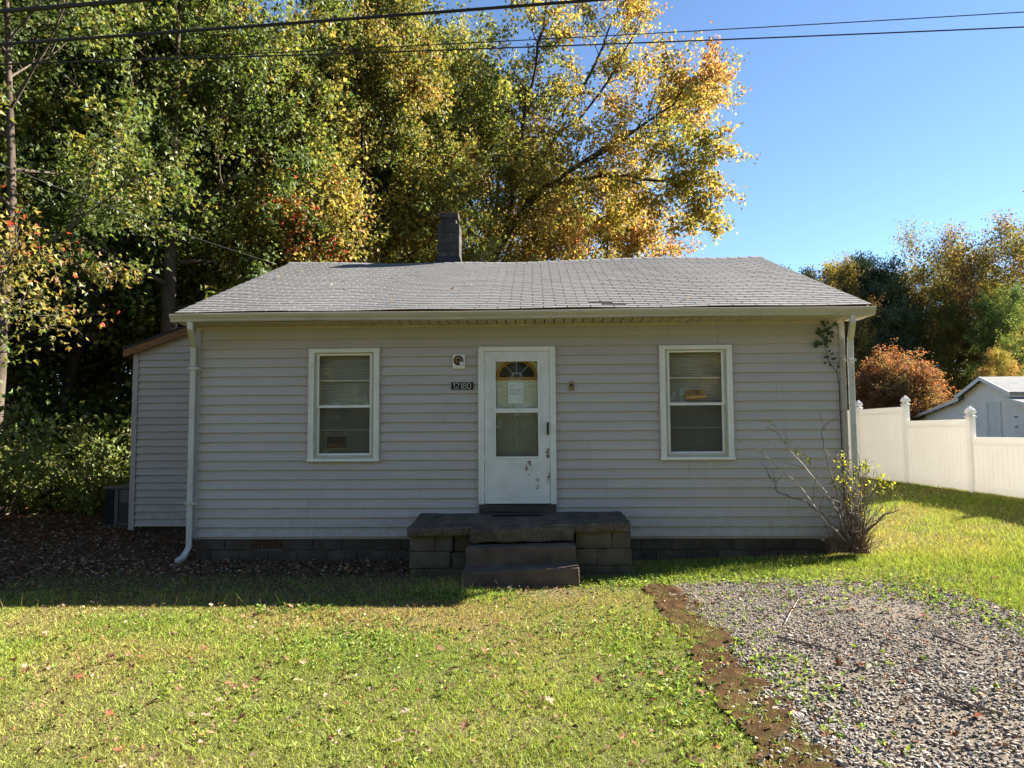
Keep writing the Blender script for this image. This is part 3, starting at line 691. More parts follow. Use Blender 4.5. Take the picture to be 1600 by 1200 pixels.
# ------------------------------------------------------------------ things fixed to the front
def strokes(mb, polys, x, y, z, h, r):
    for pl in polys: mb.tube([(x+p[0]*h, y, z+p[1]*h) for p in pl], r, 5)
def arc(cx, cy, rx, ry, a0, a1, n=14): return [(cx+rx*math.cos(math.radians(a0+(a1-a0)*i/n)), cy+ry*math.sin(math.radians(a0+(a1-a0)*i/n))) for i in range(n+1)]
DIG = {'1': [[(0.12, 0.82), (0.28, 1.0), (0.28, 0.0)]],
       '2': [arc(0.3, 0.72, 0.27, 0.28, 165, -30)+[(0.03, 0.0), (0.6, 0.0)]],
       '8': [arc(0.31, 0.76, 0.23, 0.24, 0, 360, 18), arc(0.31, 0.26, 0.29, 0.26, 0, 360, 18)],
       '0': [arc(0.31, 0.5, 0.3, 0.5, 0, 360, 22)]}
pc = at(722.5, 603, -0.02)
npq = thing('house_number_plaque', 'small black plaque with white number 12180 beside the front door', 'house number', (pc.x, -0.018, pc.z))
part('plate', boxmesh('plate', M['black'], pc.x-0.148, pc.x+0.148, -0.032, -0.0165, pc.z-0.05, pc.z+0.05, bevel=0.003), npq)
xx = pc.x-0.128
for dgt, adv in (('1', 0.036), ('2', 0.060), ('1', 0.036), ('8', 0.062), ('0', 0.06)):
    mb = MB(); strokes(mb, DIG[dgt], xx, -0.034, pc.z-0.04, 0.08, 0.0030); part('digit', mb.mesh('digit', M['letter_white']), npq); xx += adv

pc = at(717, 565, -0.03)
pl = thing('porch_light', 'broken square white porch light with bare bulb and rusty round hole', 'wall light', (pc.x, -0.018, pc.z))
part('base_plate', boxmesh('base_plate', M['white'], pc.x-0.083, pc.x+0.083, -0.045, -0.012, pc.z-0.098, pc.z+0.098, bevel=0.014), pl)
mb = MB(); mb.lathe([(0.066, 0), (0.066, -0.004), (0.052, -0.005), (0.052, -0.0015)], (pc.x-0.005, -0.0455, pc.z+0.015), 'y', 20); part('socket_ring', mb.mesh('socket_ring', M['dark']), pl)
mb = MB()
for k in range(9):
    a = k*0.7; mb.box(pc.x-0.005+0.035*math.cos(a)-0.014, pc.x-0.005+0.035*math.cos(a)+0.014, -0.052-0.004*(k % 3), -0.048, pc.z+0.018+0.033*math.sin(a)-0.01, pc.z+0.018+0.033*math.sin(a)+0.012)
part('rusty_socket', mb.mesh('rusty_socket', M['brass'], bevel=0.003), pl)
mb = MB(); mb.lathe([(0.004, -0.075), (0.018, -0.072), (0.029, -0.056), (0.031, -0.04), (0.024, -0.02), (0.014, 0.0)], (pc.x+0.045, -0.046, pc.z-0.035), 'y', 14); part('bulb', mb.mesh('bulb', M['bulb'], smooth=True), pl)

pc = at(893, 603, -0.03)
db = thing('doorbell', 'small tarnished brass doorbell plate right of the front door', 'doorbell', (pc.x, -0.018, pc.z))
mb = MB(); mb.prism([(pc.x-0.033, pc.z-0.06), (pc.x+0.033, pc.z-0.06), (pc.x+0.034, pc.z+0.045), (pc.x+0.016, pc.z+0.055), (pc.x+0.008, pc.z+0.07), (pc.x-0.008, pc.z+0.07), (pc.x-0.016, pc.z+0.055), (pc.x-0.034, pc.z+0.045)], 'y', -0.034, -0.014)
part('plate', mb.mesh('plate', M['brass'], bevel=0.003), db)
mb = MB(); mb.lathe([(0.017, 0.0), (0.017, -0.006), (0.009, -0.007), (0.009, -0.001)], (pc.x, -0.0345, pc.z+0.012), 'y', 14); part('button_hole', mb.mesh('button_hole', M['dark']), db)
mb = MB(); mb.lathe([(0.005, 0.0), (0.004, -0.003)], (pc.x-0.02, -0.0345, pc.z-0.045), 'y', 8); mb.lathe([(0.005, 0.0), (0.004, -0.003)], (pc.x+0.02, -0.0345, pc.z-0.045), 'y', 8); part('screw', mb.mesh('screw', M['dark']), db)

def text_mesh(body, mat, width, height, bold=0.0, extrude=0.0006):
    cu = bpy.data.curves.new('lettering', 'FONT'); cu.body = body; cu.align_x = 'CENTER'; cu.align_y = 'CENTER'; cu.size = 1; cu.offset = bold; cu.extrude = extrude
    cu.resolution_u = 3
    o = bpy.data.objects.new('tmp', cu); COL.objects.link(o)
    dg = bpy.context.evaluated_depsgraph_get(); me = bpy.data.meshes.new_from_object(o.evaluated_get(dg))
    bpy.data.objects.remove(o)
    v = np.empty(len(me.vertices)*3, np.float32); me.vertices.foreach_get('co', v); v = v.reshape(-1, 3)
    c = (v.max(0)+v.min(0))/2; e = v.max(0)-v.min(0)
    w = np.stack([(v[:, 0]-c[0])*width/e[0], -(v[:, 2]), (v[:, 1]-c[1])*height/e[1]], 1)
    me.vertices.foreach_set('co', w.astype(np.float32).ravel()); me.materials.clear(); me.materials.append(mat); me.update(); me.name = 'lettering'
    return me
# signs lean on the glass inside the windows
pc = at(526, 691, 0.045)
ns = thing('no_trespassing_sign', 'black no trespassing sign with orange letters in the left window', 'sign', (pc.x, 0.05, pc.z-0.075))
part('board', boxmesh('board', M['black'], pc.x-0.135, pc.x+0.135, 0.050, 0.053, pc.z-0.082, pc.z+0.082), ns)
part('border', boxmesh('border', M['letter_white'], pc.x-0.143, pc.x+0.143, 0.0535, 0.055, pc.z-0.09, pc.z+0.09), ns)
part('lettering', text_mesh('NO', M['letter_orange'], 0.052, 0.058, 0.02), ns, (pc.x, 0.0485, pc.z+0.034))
part('lettering', text_mesh('TRESPASSING', M['letter_orange'], 0.235, 0.052, 0.02), ns, (pc.x, 0.0485, pc.z-0.04))
pc = at(1085, 616, 0.03)
ps = thing('posted_sign', 'curled tan card reading posted in the right window', 'sign', (pc.x, 0.03, pc.z-0.07))
mb = MB(); mb.box(pc.x-0.135, pc.x+0.122, 0.030, 0.0325, pc.z-0.04, pc.z+0.068); part('card', mb.mesh('card', M['card_tan']), ps)
mb = MB(); mb.tube([(pc.x-0.118, 0.012, pc.z-0.048), (pc.x+0.02, 0.008, pc.z-0.038), (pc.x+0.148, 0.010, pc.z-0.03)], [0.021, 0.023, 0.022], 10); part('curled_edge', mb.mesh('curled_edge', M['card_tan'], smooth=True), ps)
mb = MB(); ring(mb, pc.x-0.129, pc.x+0.116, pc.z-0.036, pc.z+0.062, 0.003, 0.003, 0.003, 0.003, 0.0292, 0.0299); part('border', mb.mesh('border', M['letter_black']), ps)
part('lettering', text_mesh('POSTED', M['letter_black'], 0.20, 0.054, 0.03), ps, (pc.x-0.012, 0.029, pc.z+0.025))
pc = at(806, 613.5, 0.04)
pn = thing('paper_notice', 'white printed paper notice taped to the inner front door', 'notice', (pc.x, 0.05, pc.z-0.14))
part('sheet', boxmesh('sheet', M['paper'], pc.x-0.107, pc.x+0.107, 0.047, 0.0485, pc.z-0.145, pc.z+0.145), pn)
mb = MB(); rr = random.Random(2)
for (dz, a, b) in ((0.115, -0.04, 0.03), (0.095, -0.085, -0.02), (0.082, -0.085, -0.01), (0.07, -0.085, -0.03), (0.045, -0.085, 0.085), (0.036, -0.085, 0.085), (0.027, -0.085, 0.08), (0.018, -0.085, 0.05), (0.0, -0.085, 0.085), (-0.009, -0.085, 0.085), (-0.018, -0.085, 0.085), (-0.027, -0.085, 0.02), (-0.075, -0.085, -0.04), (-0.075, 0.01, 0.08), (-0.105, -0.085, -0.05), (-0.105, 0.02, 0.08)):
    x = a
    while x < b:
        w = rr.uniform(0.008, 0.022); mb.box(pc.x+x, pc.x+min(x+w, b), 0.0464, 0.0468, pc.z+dz-0.0018, pc.z+dz+0.0018); x += w+0.004
part('print_lines', mb.mesh('print_lines', M['ink']), pn)

# ------------------------------------------------------------------ stoop and steps
def rough(name, corners, mat, cuts_=6, amp=0.006, bevel=0.012, seed=1):
    mb = MB(); mb.hexa(corners); me = mb.mesh(name, mat)
    bm = bmesh.new(); bm.from_mesh(me)
    bmesh.ops.bevel(bm, geom=list(bm.edges), offset=bevel, segments=2, profile=0.6, affect='EDGES')
    lng = [e for e in bm.edges if e.calc_length() > 0.15]
    bmesh.ops.subdivide_edges(bm, edges=lng, cuts=cuts_, use_grid_fill=True)
    r = random.Random(seed)
    from mathutils import noise as N
    for v in bm.verts:
        q = N.noise_vector(v.co*7+Vector((seed*3.1, 0, 0)))*amp + N.noise_vector(v.co*31+Vector((seed, 0, 0)))*amp*0.7; v.co += q
    bm.to_mesh(me); bm.free(); me.polygons.foreach_set('use_smooth', [True]*len(me.polygons)); return me
st = thing('concrete_stoop', 'weathered concrete stoop with two steps below the front door', 'stoop', (-0.2, -0.5, -0.05))
def slab8(x0, x1, y0, y1, b, t):
    """b,t: four heights (front left, front right, back right, back left)"""
    return [(x0, y0, b[0]), (x1, y0, b[1]), (x1, y1, b[2]), (x0, y1, b[3]), (x0, y0, t[0]), (x1, y0, t[1]), (x1, y1, t[2]), (x0, y1, t[3])]
part('slab', rough('slab', slab8(-1.53, 1.12, -1.0, -0.02, (0.415, 0.475, 0.50, 0.46), (0.515, 0.585, 0.615, 0.585)), M['concrete'], 14, 0.011, 0.022, 2), st)
part('slab_lip', rough('slab_lip', slab8(-0.77, 0.45, -1.04, -0.7, (0.352, 0.372, 0.37, 0.36), (0.512, 0.545, 0.53, 0.52)), M['concrete'], 9, 0.010, 0.02, 5), st)
part('step', rough('step', slab8(-0.80, 0.46, -1.24, -0.6, (0.08, 0.08, 0.08, 0.08), (0.325, 0.352, 0.36, 0.33)), M['tread'], 9, 0.008, 0.014, 3), st)
part('step', rough('step', slab8(-0.82, 0.48, -1.55, -0.6, (-0.15, -0.15, -0.15, -0.15), (0.112, 0.165, 0.17, 0.12)), M['tread'], 9, 0.010, 0.016, 4), st)
def sblock(a, b, y0, y1, z0, z1, s): part('block', rough('block', slab8(a, b, y0, y1, (z0,)*4, (z1,)*4), M['stoopblock'], 4, 0.008, 0.012, s), st)
sblock(-1.50, -1.20, -0.93, -0.1, 0.235, 0.425, 1); sblock(-1.196, -0.99, -0.93, -0.1, 0.235, 0.425, 2); sblock(-0.975, -0.70, -0.90, -0.1, 0.23, 0.43, 3)
sblock(-1.505, -1.02, -0.945, -0.1, 0.04, 0.232, 4); sblock(-1.01, -0.72, -0.925, -0.1, 0.04, 0.225, 5); sblock(-1.5, -0.72, -0.93, -0.1, -0.15, 0.036, 6)
sblock(0.47, 0.90, -0.955, -0.1, 0.275, 0.478, 7); sblock(0.904, 1.125, -0.95, -0.1, 0.275, 0.48, 8); sblock(0.47, 0.72, -0.955, -0.1, 0.08, 0.272, 9); sblock(0.724, 1.13, -0.96, -0.1, 0.08, 0.272, 10); sblock(0.47, 1.12, -0.95, -0.1, -0.12, 0.077, 11)
dm = part('door_mat', boxmesh('door_mat', M['black'], -0.55, 0.1, -0.35, -0.08, 0.588, 0.612, bevel=0.006)); tag(dm, 'dark ragged door mat on the stoop below the threshold', 'door mat')

# ------------------------------------------------------------------ condenser
ac = thing('air_conditioner', 'grey air conditioning condenser with dark coil beside the side addition', 'air conditioner', (-7.62, 3.9, -0.05))
part('pad', boxmesh('pad', M['stoopblock'], -8.08, -7.12, 3.42, 4.4, -0.12, -0.03, bevel=0.01), ac)
part('cabinet', boxmesh('cabinet', M['acgrey'], -7.98, -7.22, 3.55, 4.3, -0.03, 0.645, bevel=0.01), ac)
part('top', boxmesh('top', M['acgrey'], -8.0, -7.2, 3.53, 4.32, 0.646, 0.70, bevel=0.012), ac)
mb = MB(); mb.box(-7.965, -7.79, 3.535, 3.549, 0.0, 0.635)
for i in range(18): mb.box(-7.962+i*0.0097, -7.959+i*0.0097, 3.527, 3.535, 0.0, 0.635)
part('coil', mb.mesh('coil', M['acdark']), ac)
part('corner_panel', boxmesh('corner_panel', M['acgrey'], -7.785, -7.71, 3.53, 3.549, -0.02, 0.64, bevel=0.004), ac)
part('service_panel', boxmesh('service_panel', M['acdark'], -7.69, -7.35, 3.538, 3.549, 0.03, 0.40), ac)

# ------------------------------------------------------------------ white fence on the right
FX = 9.0
posts = [(13.05, 2.22, 2.22), (10.55, 2.22, 2.22), (8.05, 2.22, 1.89), (5.5, 1.87, 1.5), (2.95, 1.5, 1.5), (0.4, 1.5, 1.5)]
fence = thing('vinyl_fence', 'white vinyl privacy fence stepping down towards the street', 'fence', (FX, 6.7, 0.36))
mb = MB(); w = 0.064; mb.box(-w, w, -w, w, 0, 1.0); POST = mb.mesh('post', M['fence'], bevel=0.006)
mb = MB()
def frus(mb, r0, r1, z0, z1): mb.hexa([(-r0, -r0, z0), (r0, -r0, z0), (r0, r0, z0), (-r0, r0, z0), (-r1, -r1, z1), (r1, -r1, z1), (r1, r1, z1), (-r1, r1, z1)])
for (a, b, c, d) in ((0.085, 0.085, 0, 0.03), (0.085, 0.05, 0.03, 0.05), (0.05, 0.05, 0.05, 0.065), (0.05, 0.086, 0.065, 0.10), (0.086, 0.07, 0.10, 0.155), (0.07, 0.035, 0.155, 0.205), (0.035, 0.004, 0.205, 0.24)): frus(mb, a, b, c, d)
FCAP = mb.mesh('post_cap', M['fence'], bevel=0.003)
for i, (y, za, zb_) in enumerate(posts):
    zb0 = zgf(FX, y)-0.1; zt = max(za, zb_)+0.03
    p = part('post', POST, fence, (FX, y, zb0)); p.scale.z = zt-zb0
    c = part('post_cap', FCAP, None, (FX, y, zt)); c.parent = fence; c.location = Vector((FX, y, zt))-wloc(fence)
    if i+1 < len(posts):
        y2, zt2 = posts[i+1][0], min(zb_, posts[i+1][1]); zl = 0.5*(zgf(FX, y)+zgf(FX, y2))+0.03
        part('rail', boxmesh('rail', M['fence'], FX-0.028, FX+0.028, y2+w, y-w, zt2-0.14, zt2, bevel=0.005), fence)
        part('rail', boxmesh('rail', M['fence'], FX-0.028, FX+0.028, y2+w, y-w, zl, zl+0.14, bevel=0.005), fence)
        n_ = 16; st_ = (y-y2-2*w)/n_
        mb = MB(); mb.box(-0.012, 0.012, 0.0, st_-0.0006, 0, zt2-zl-0.28); PK = mb.mesh('panel_board', M['fence'], bevel=0.003, segs=1)
        for k in range(n_): part('panel_board', PK, fence, (FX+rnd.uniform(-0.001, 0.001), y2+w+k*st_, zl+0.14))

# ------------------------------------------------------------------ barn beyond the fence
m, n, l, b = newmat('white_clapboard')
g = n.new('ShaderNodeNewGeometry'); sx = n.new('ShaderNodeSeparateXYZ'); l.new(g.outputs['Position'], sx.inputs[0])
q = n.new('ShaderNodeMath'); q.operation = 'MULTIPLY'; q.inputs[1].default_value = 5.2; l.new(sx.outputs[2], q.inputs[0])
fr = n.new('ShaderNodeMath'); fr.operation = 'FRACT'; l.new(q.outputs[0], fr.inputs[0])
bu = n.new('ShaderNodeBump'); bu.inputs['Strength'].default_value = 1.0; bu.inputs['Distance'].default_value = 0.06; bu.invert = True; l.new(fr.outputs[0], bu.inputs['Height']); l.new(bu.outputs[0], b.inputs['Normal'])
tt = noise_node(n, l, 1.2, 4); l.new(ramp(n, l, tt.outputs[0], [(0.35, (0.8, 0.8, 0.78)), (0.7, (0.72, 0.72, 0.7))]).outputs[0], b.inputs['Base Color'])
M['clap'] = m
M['barnroof'] = pm('barn_shingle', (0.2, 0.2, 0.2), (0.15, 0.15, 0.15), 3, 0.9, 0.8, 6, 0.2, (0.6, 1, 3))
BX = 24.4; BY = 29.6; bz = 0.95
barn = thing('barn', 'white clapboard barn with side lean-tos behind the fence', 'barn', (BX+4, BY, bz))
pk, ev, hw = 4.42, 3.62, 2.0
mb = MB(); mb.prism([(BY-hw, bz-0.4), (BY+hw, bz-0.4), (BY+hw, ev), (BY, pk), (BY-hw, ev)], 'x', BX, BX+9)
mb.prism([(BY+hw, bz-0.4), (BY+hw+4.9, bz-0.4), (BY+hw+4.9, 2.45), (BY+hw, 3.38)], 'x', BX+0.003, BX+9)
mb.prism([(BY-hw, bz-0.4), (BY-hw, 3.22), (BY-hw-3.2, 2.5), (BY-hw-3.2, bz-0.4)], 'x', BX+0.003, BX+9)
part('wall', mb.mesh('barn_wall', M['clap']), barn)
def barn_span(z):
    back = BY+hw+4.9 if z < 2.45 else BY+hw+4.9*(3.38-z)/0.93 if z < 3.38 else BY+hw if z < ev else BY+hw*(pk-z)/(pk-ev)
    front = BY-hw-3.2 if z < 2.5 else BY-hw-3.2*(3.22-z)/0.72 if z < 3.22 else BY-hw if z < ev else BY-hw*(pk-z)/(pk-ev)
    return front, back
mb = MB(); z = bz-0.2
while z < pk-0.12:      # lapped boards, each thicker at its lower edge
    f_, b_ = barn_span(z+0.08)
    mb.hexa([(BX-0.032, f_, z), (BX+0.01, f_, z), (BX+0.01, b_, z), (BX-0.032, b_, z), (BX-0.004, f_, z+0.155), (BX+0.01, f_, z+0.155), (BX+0.01, b_, z+0.155), (BX-0.004, b_, z+0.155)]); z += 0.155
M['barnwhite'] = pm('barn_white', (0.86, 0.84, 0.79), (0.8, 0.78, 0.72), 1.5, 0.6)
part('clapboards', mb.mesh('clapboards', M['barnwhite']), barn)
def roofslab(y0, z0, y1, z1, t=0.07):
    mb = MB(); mb.hexa([(BX-0.35, y0, z0), (BX+9.3, y0, z0), (BX+9.3, y1, z1), (BX-0.35, y1, z1), (BX-0.35, y0, z0+t), (BX+9.3, y0, z0+t), (BX+9.3, y1, z1+t), (BX-0.35, y1, z1+t)])
    r_ = part('roof', mb.mesh('barn_roof', M['barnroof']), barn)
    mb = MB(); mb.hexa([(BX-0.39, y0, z0-0.12), (BX-0.351, y0, z0-0.12), (BX-0.351, y1, z1-0.12), (BX-0.39, y1, z1-0.12), (BX-0.39, y0, z0+t+0.01), (BX-0.351, y0, z0+t+0.01), (BX-0.351, y1, z1+t+0.01), (BX-0.39, y1, z1+t+0.01)])
    part('rake_board', mb.mesh('rake_board', M['white']), r_)
roofslab(BY-hw-0.35, ev-0.14, BY, pk+0.01); roofslab(BY, pk+0.01, BY+hw+0.35, ev-0.14)
roofslab(BY+hw+0.01, 3.40, BY+hw+5.2, 2.42, 0.05); roofslab(BY-hw-3.4, 2.48, BY-hw-0.01, 3.24, 0.05)
dpart = part('door', boxmesh('barn_door', M['white'], BX-0.05, BX+0.01, BY-1.0, BY-0.1, bz-0.2, 3.0, bevel=0.01), barn)
mb = MB()
mb.box(BX-0.08, BX+0.01, BY-1.15, BY-1.0, bz-0.2, 3.12); mb.box(BX-0.08, BX+0.01, BY-0.1, BY+0.05, bz-0.2, 3.12); mb.box(BX-0.08, BX+0.01, BY-1.0, BY-0.1, 3.0, 3.12); part('door_casing', mb.mesh('door_casing', M['white']), barn)
d2 = part('door', boxmesh('barn_door', M['white'], BX-0.05, BX+0.0, BY-3.6, BY-2.3, bz-0.2, 2.35, bevel=0.01), barn)
for zz in (1.75, 2.25): part('hinge', boxmesh('hinge', M['black'], BX-0.07, BX-0.051, BY-2.42, BY-2.2, zz, zz+0.06), d2)

# ------------------------------------------------------------------ overhead lines
def cable(name, pts, r, label, mat='cable', grp=None):
    mb = MB(); mb.tube(pts, r, 8, True)
    o = part(name, mb.mesh(name, M[mat], smooth=True)); tag(o, label, 'cable', grp); return o
def line(p0, p1, n=40, ext=(14, 14), sagm=0.0):
    d = (p1-p0); L_ = d.length; d.normalize(); a = p0-d*ext[0]; b = p1+d*ext[1]; out = []
    for i in range(n+1):
        t = i/n; p = a.lerp(b, t); p.z -= sagm*4*t*(1-t)-sagm*0.9; out.append(p)
    return out
cable('utility_line', line(at(0, 66, -3.8), at(920, -3, -4.1), sagm=0.25), 0.0125, 'thick black cable crossing the upper left trees, lower of the two thick ones')
cable('utility_line', line(at(0, 16, -4.5), at(240, -4, -4.6), sagm=0.1), 0.016, 'thickest black cable cutting the top left corner of the view')
cable('utility_line', line(at(0, 101, -2.0), at(1600, 18, -2.1), sagm=0.3), 0.0052, 'thin black wire in the sky, upper of the thin pair')
cable('utility_line', line(at(0, 99, -2.4), at(1600, 41, -2.5), sagm=0.3), 0.0068, 'thin black wire in the sky, lower of the thin pair')
sp = [at(-260, 150, -1.2), at(0, 256, 0.6), at(100, 297, 1.2), at(215, 340, 1.8), at(330, 380, 2.4), at(432, 413, 3.0)]
sp2 = []
for i in range(len(sp)-1):
    for k in range(8): sp2.append(sp[i].lerp(sp[i+1], k/8))
sp2.append(sp[-1])
cable('service_line', sp2, 0.0055, 'grey twisted service cable running from the left to the roof edge', 'cable_grey')

# ------------------------------------------------------------------ leaves and trees
def leaf_verts(C, A, Bv, N_, size, fold=0.12, wid=0.36, lobes=False):
    """rhombic folded leaves: C stalk point, A along, Bv across, N_ normal"""
    s = size[:, None]
    if lobes:
        v = np.stack([C, C+A*s*0.28+Bv*s*0.5+N_*s*fold*1.6, C+A*s*0.55+Bv*s*0.2+N_*s*fold*0.5, C+A*s*1.05, C+A*s*0.5-Bv*s*0.22+N_*s*fold*0.5, C+A*s*0.3-Bv*s*0.5+N_*s*fold*1.6], 1).reshape(-1, 3)
        i = np.arange(len(C))*6
        F = np.concatenate([np.stack([i, i+1, i+2], 1), np.stack([i, i+2, i+3], 1), np.stack([i, i+3, i+4], 1), np.stack([i, i+4, i+5], 1)])
        return v, F
    v = np.stack([C, C+A*s*0.45+Bv*s*wid+N_*s*fold, C+A*s, C+A*s*0.45-Bv*s*wid+N_*s*fold], 1).reshape(-1, 3)
    i = np.arange(len(C))*4
    F = np.concatenate([np.stack([i, i+1, i+2], 1), np.stack([i, i+2, i+3], 1)])
    return v, F
def unit(a): return a/np.maximum(np.linalg.norm(a, axis=1, keepdims=True), 1e-9)
def leaf_mesh(name, C, size, col, rng, mat, droop=0.5, wid=0.36, out=None, lobes=False):
    n = len(C)
    A = rng.normal(size=(n, 3)); A[:, 2] -= droop
    if out is not None: A += out
    A = unit(A)
    R0 = rng.normal(size=(n, 3)); R0[:, 2] *= 0.5
    Bv = unit(np.cross(A, np.cross(R0, A)) + 1e-6); N_ = np.cross(A, Bv)
    V, F = leaf_verts(C, A, Bv, N_, size, 0.12, wid, lobes)
    return np_mesh(name, V, F, mat, np.repeat(col, 6 if lobes else 4, 0))
G1, G2, YG, YE_, OR, RD, BR = (0.068, 0.106, 0.028), (0.122, 0.162, 0.036), (0.20, 0.198, 0.045), (0.33, 0.25, 0.06), (0.29, 0.16, 0.06), (0.42, 0.06, 0.04), (0.20, 0.12, 0.06)
def palette(n, rng, cols, w, C=None, sc=0.35, jit=0.2, bias=None):
    """colour per leaf: neighbours share a hue, with scatter"""
    cols = np.array(cols); w = np.array(w, float); w /= w.sum(); cum = np.cumsum(w)
    u = rng.random(n)
    if C is not None:
        f = (fbm(C[:, 0]+C[:, 2]*0.6, C[:, 1]+C[:, 2]*0.8, sc, 3)-0.5)*2.6+0.5
        if bias is not None: f = f+bias
        u = np.clip(f*0.55+u*0.45, 0, 0.999)
    k = np.searchsorted(cum, u); k = np.clip(k, 0, len(cols)-1)
    return np.clip(cols[k]*(1+jit*rng.normal(size=(n, 1)))*(1+0.06*rng.normal(size=(n, 3))), 0.005, 0.8)

class Grower:
    def __init__(s, seed, twig_r=0.006, sides=(8, 6, 4, 3)):
        s.rng = random.Random(seed); s.mb = MB(); s.tw = []; s.sides = sides; s.twig_r = twig_r
    def path(s, p, d, L, n, wob, lift, droop=0.0):
        r = s.rng; pts = [p.copy()]; d = d.normalized()
        for i in range(n):
            d = d+Vector((r.gauss(0, wob), r.gauss(0, wob), r.gauss(0, wob)+lift-droop*i/n)); d.normalize()
            p = p+d*(L/n); pts.append(p.copy())
        return pts
    def tube(s, pts, r0, r1, lev):
        n = len(pts); s.mb.tube(pts, [r0+(r1-r0)*(i/(n-1))**0.8 for i in range(n)], s.sides[min(lev, 3)], False)
    def side(s, d, ang, az=None):
        r = s.rng; d = d.normalized(); ref = Vector((0, 0, 1)) if abs(d.z) < 0.9 else Vector((1, 0, 0))
        u = d.cross(ref).normalized(); v = d.cross(u); a = r.uniform(0, 2*PI) if az is None else az
        return (d*math.cos(ang)+(u*math.cos(a)+v*math.sin(a))*math.sin(ang)).normalized()
    def limb(s, pts, r0, n2, n3, l2, l3, lift=0.06, start=0.25, droop=0.0, keep=None):
        """a main limb given as points; grows two more orders and remembers the twigs"""
        r = s.rng; s.tube(pts, r0, r0*0.22, 1)
        n = len(pts)-1
        for k in range(n2):
            t = start+(1-start)*(k+r.random())/n2; i = min(int(t*n), n-1); p = pts[i].lerp(pts[i+1], t*n-i); d = pts[i+1]-pts[i]
            q = s.path(p, s.side(d, r.uniform(0.5, 1.1)), l2*r.uniform(0.6, 1.2)*(1.15-0.5*t), 5, 0.16, lift, droop)
            s.tube(q, max(r0*0.34*(1-0.5*t), 0.012), 0.008, 2)
            for j in range(n3):
                tt = 0.2+0.8*(j+r.random())/n3; i2 = min(int(tt*5), 4); p2 = q[i2].lerp(q[i2+1], tt*5-i2); d2 = q[i2+1]-q[i2]
                w = s.path(p2, s.side(d2, r.uniform(0.4, 1.2)), l3*r.uniform(0.6, 1.3), 3, 0.2, lift*0.5, droop)
                s.tube(w, 0.008, 0.003, 3); s.tw.append(w)
            s.tw.append(q[3:])
        s.tw.append(pts[-3:])
    def leaves(s, per, spread, seed):
        rng = np.random.default_rng(seed); P = []
        for w in s.tw:
            a = np.array([tuple(p) for p in w]); m = len(a)-1
            t = rng.random(per)**0.55*m; i = np.minimum(t.astype(int), m-1); f = (t-i)[:, None]
            P.append(a[i]*(1-f)+a[i+1]*f+rng.normal(size=(per, 3))*spread)
        return np.concatenate(P)
def auto_tree(seed, H, r0, R, base, nl, n2, n3, lean=(0, 0), l2=0.5, l3=0.28, shape='round', wob=0.05, lift=0.06, droop=0.0, fork=True):
    g = Grower(seed); r = g.rng
    tr = [Vector((0, 0, -0.3))]; d = Vector((lean[0], lean[1], 1)).normalized(); n = 12
    for i in range(n):
        d = (d+Vector((r.gauss(0, wob), r.gauss(0, wob), 0.03))).normalized(); tr.append(tr[-1]+d*((H*0.93+0.3)/n))
    rad = [r0*(1.35 if i == 0 else 1.0)*(1-0.86*(i/n)**0.9) for i in range(n+1)]
    g.mb.tube(tr, rad, 10, False)
    for k in range(nl):
        t = base+(0.99-base)*(k+r.random()*0.8)/nl; i = min(int(t*n), n-1); p = tr[i].lerp(tr[i+1], t*n-i)
        u = (t-base)/(1-base)
        prof = {'round': math.sqrt(max(0.08, 1-(1.25*u-0.45)**2*1.1)), 'cone': 1.0-0.86*u, 'vase': 0.5+0.5*math.sin(PI*(0.2+0.7*u))}[shape]
        el = {'round': 0.15+1.0*u, 'cone': 0.05+0.5*u, 'vase': 0.6+0.6*u}[shape]
        az = k*2.39996+r.uniform(-0.4, 0.4); L = R*prof*r.uniform(0.75, 1.15)
        d = Vector((math.cos(az)*math.cos(el), math.sin(az)*math.cos(el), math.sin(el)))
        g.limb(g.path(p, d, L, 7, 0.09, lift*0.6, droop), max(0.02, rad[i]*0.45), n2, n3, max(0.5, L*l2), max(0.35, R*l3), lift, 0.22, droop)
    return g
def tree_thing(name, label, loc, g, C, size, col, leafm, bark, cat='tree', group=None, rot=0.0, seed=0, droop=0.5, wid=0.36, crown='crown', lobes=False):
    t = thing(name, label, cat, loc, group); t.rotation_euler.z = rot
    tm = g.mb.mesh('trunk', M[bark], smooth=True, fix=False)
    for nm, me in (('trunk', tm), (crown, leaf_mesh(crown, C, size, col, np.random.default_rng(seed), M[leafm], droop, wid, None, lobes))):
        o = bpy.data.objects.new(nm, me); COL.objects.link(o); o.parent = t
    return t
def dup(t, loc, rot, sc, label=None, group=None):
    r_ = t.copy(); COL.objects.link(r_); r_.location = loc; r_.rotation_euler = (0, 0, rot); r_.scale = sc if hasattr(sc, '__len__') else (sc,)*3
    if label: r_['label'] = label
    if group: r_['group'] = group
    for ch_ in list(t.children):
        c = ch_.copy(); COL.objects.link(c); c.parent = r_
    return r_
def gp_(x, y, dz=0.0): return (x, y, zgf(x, y)+dz)

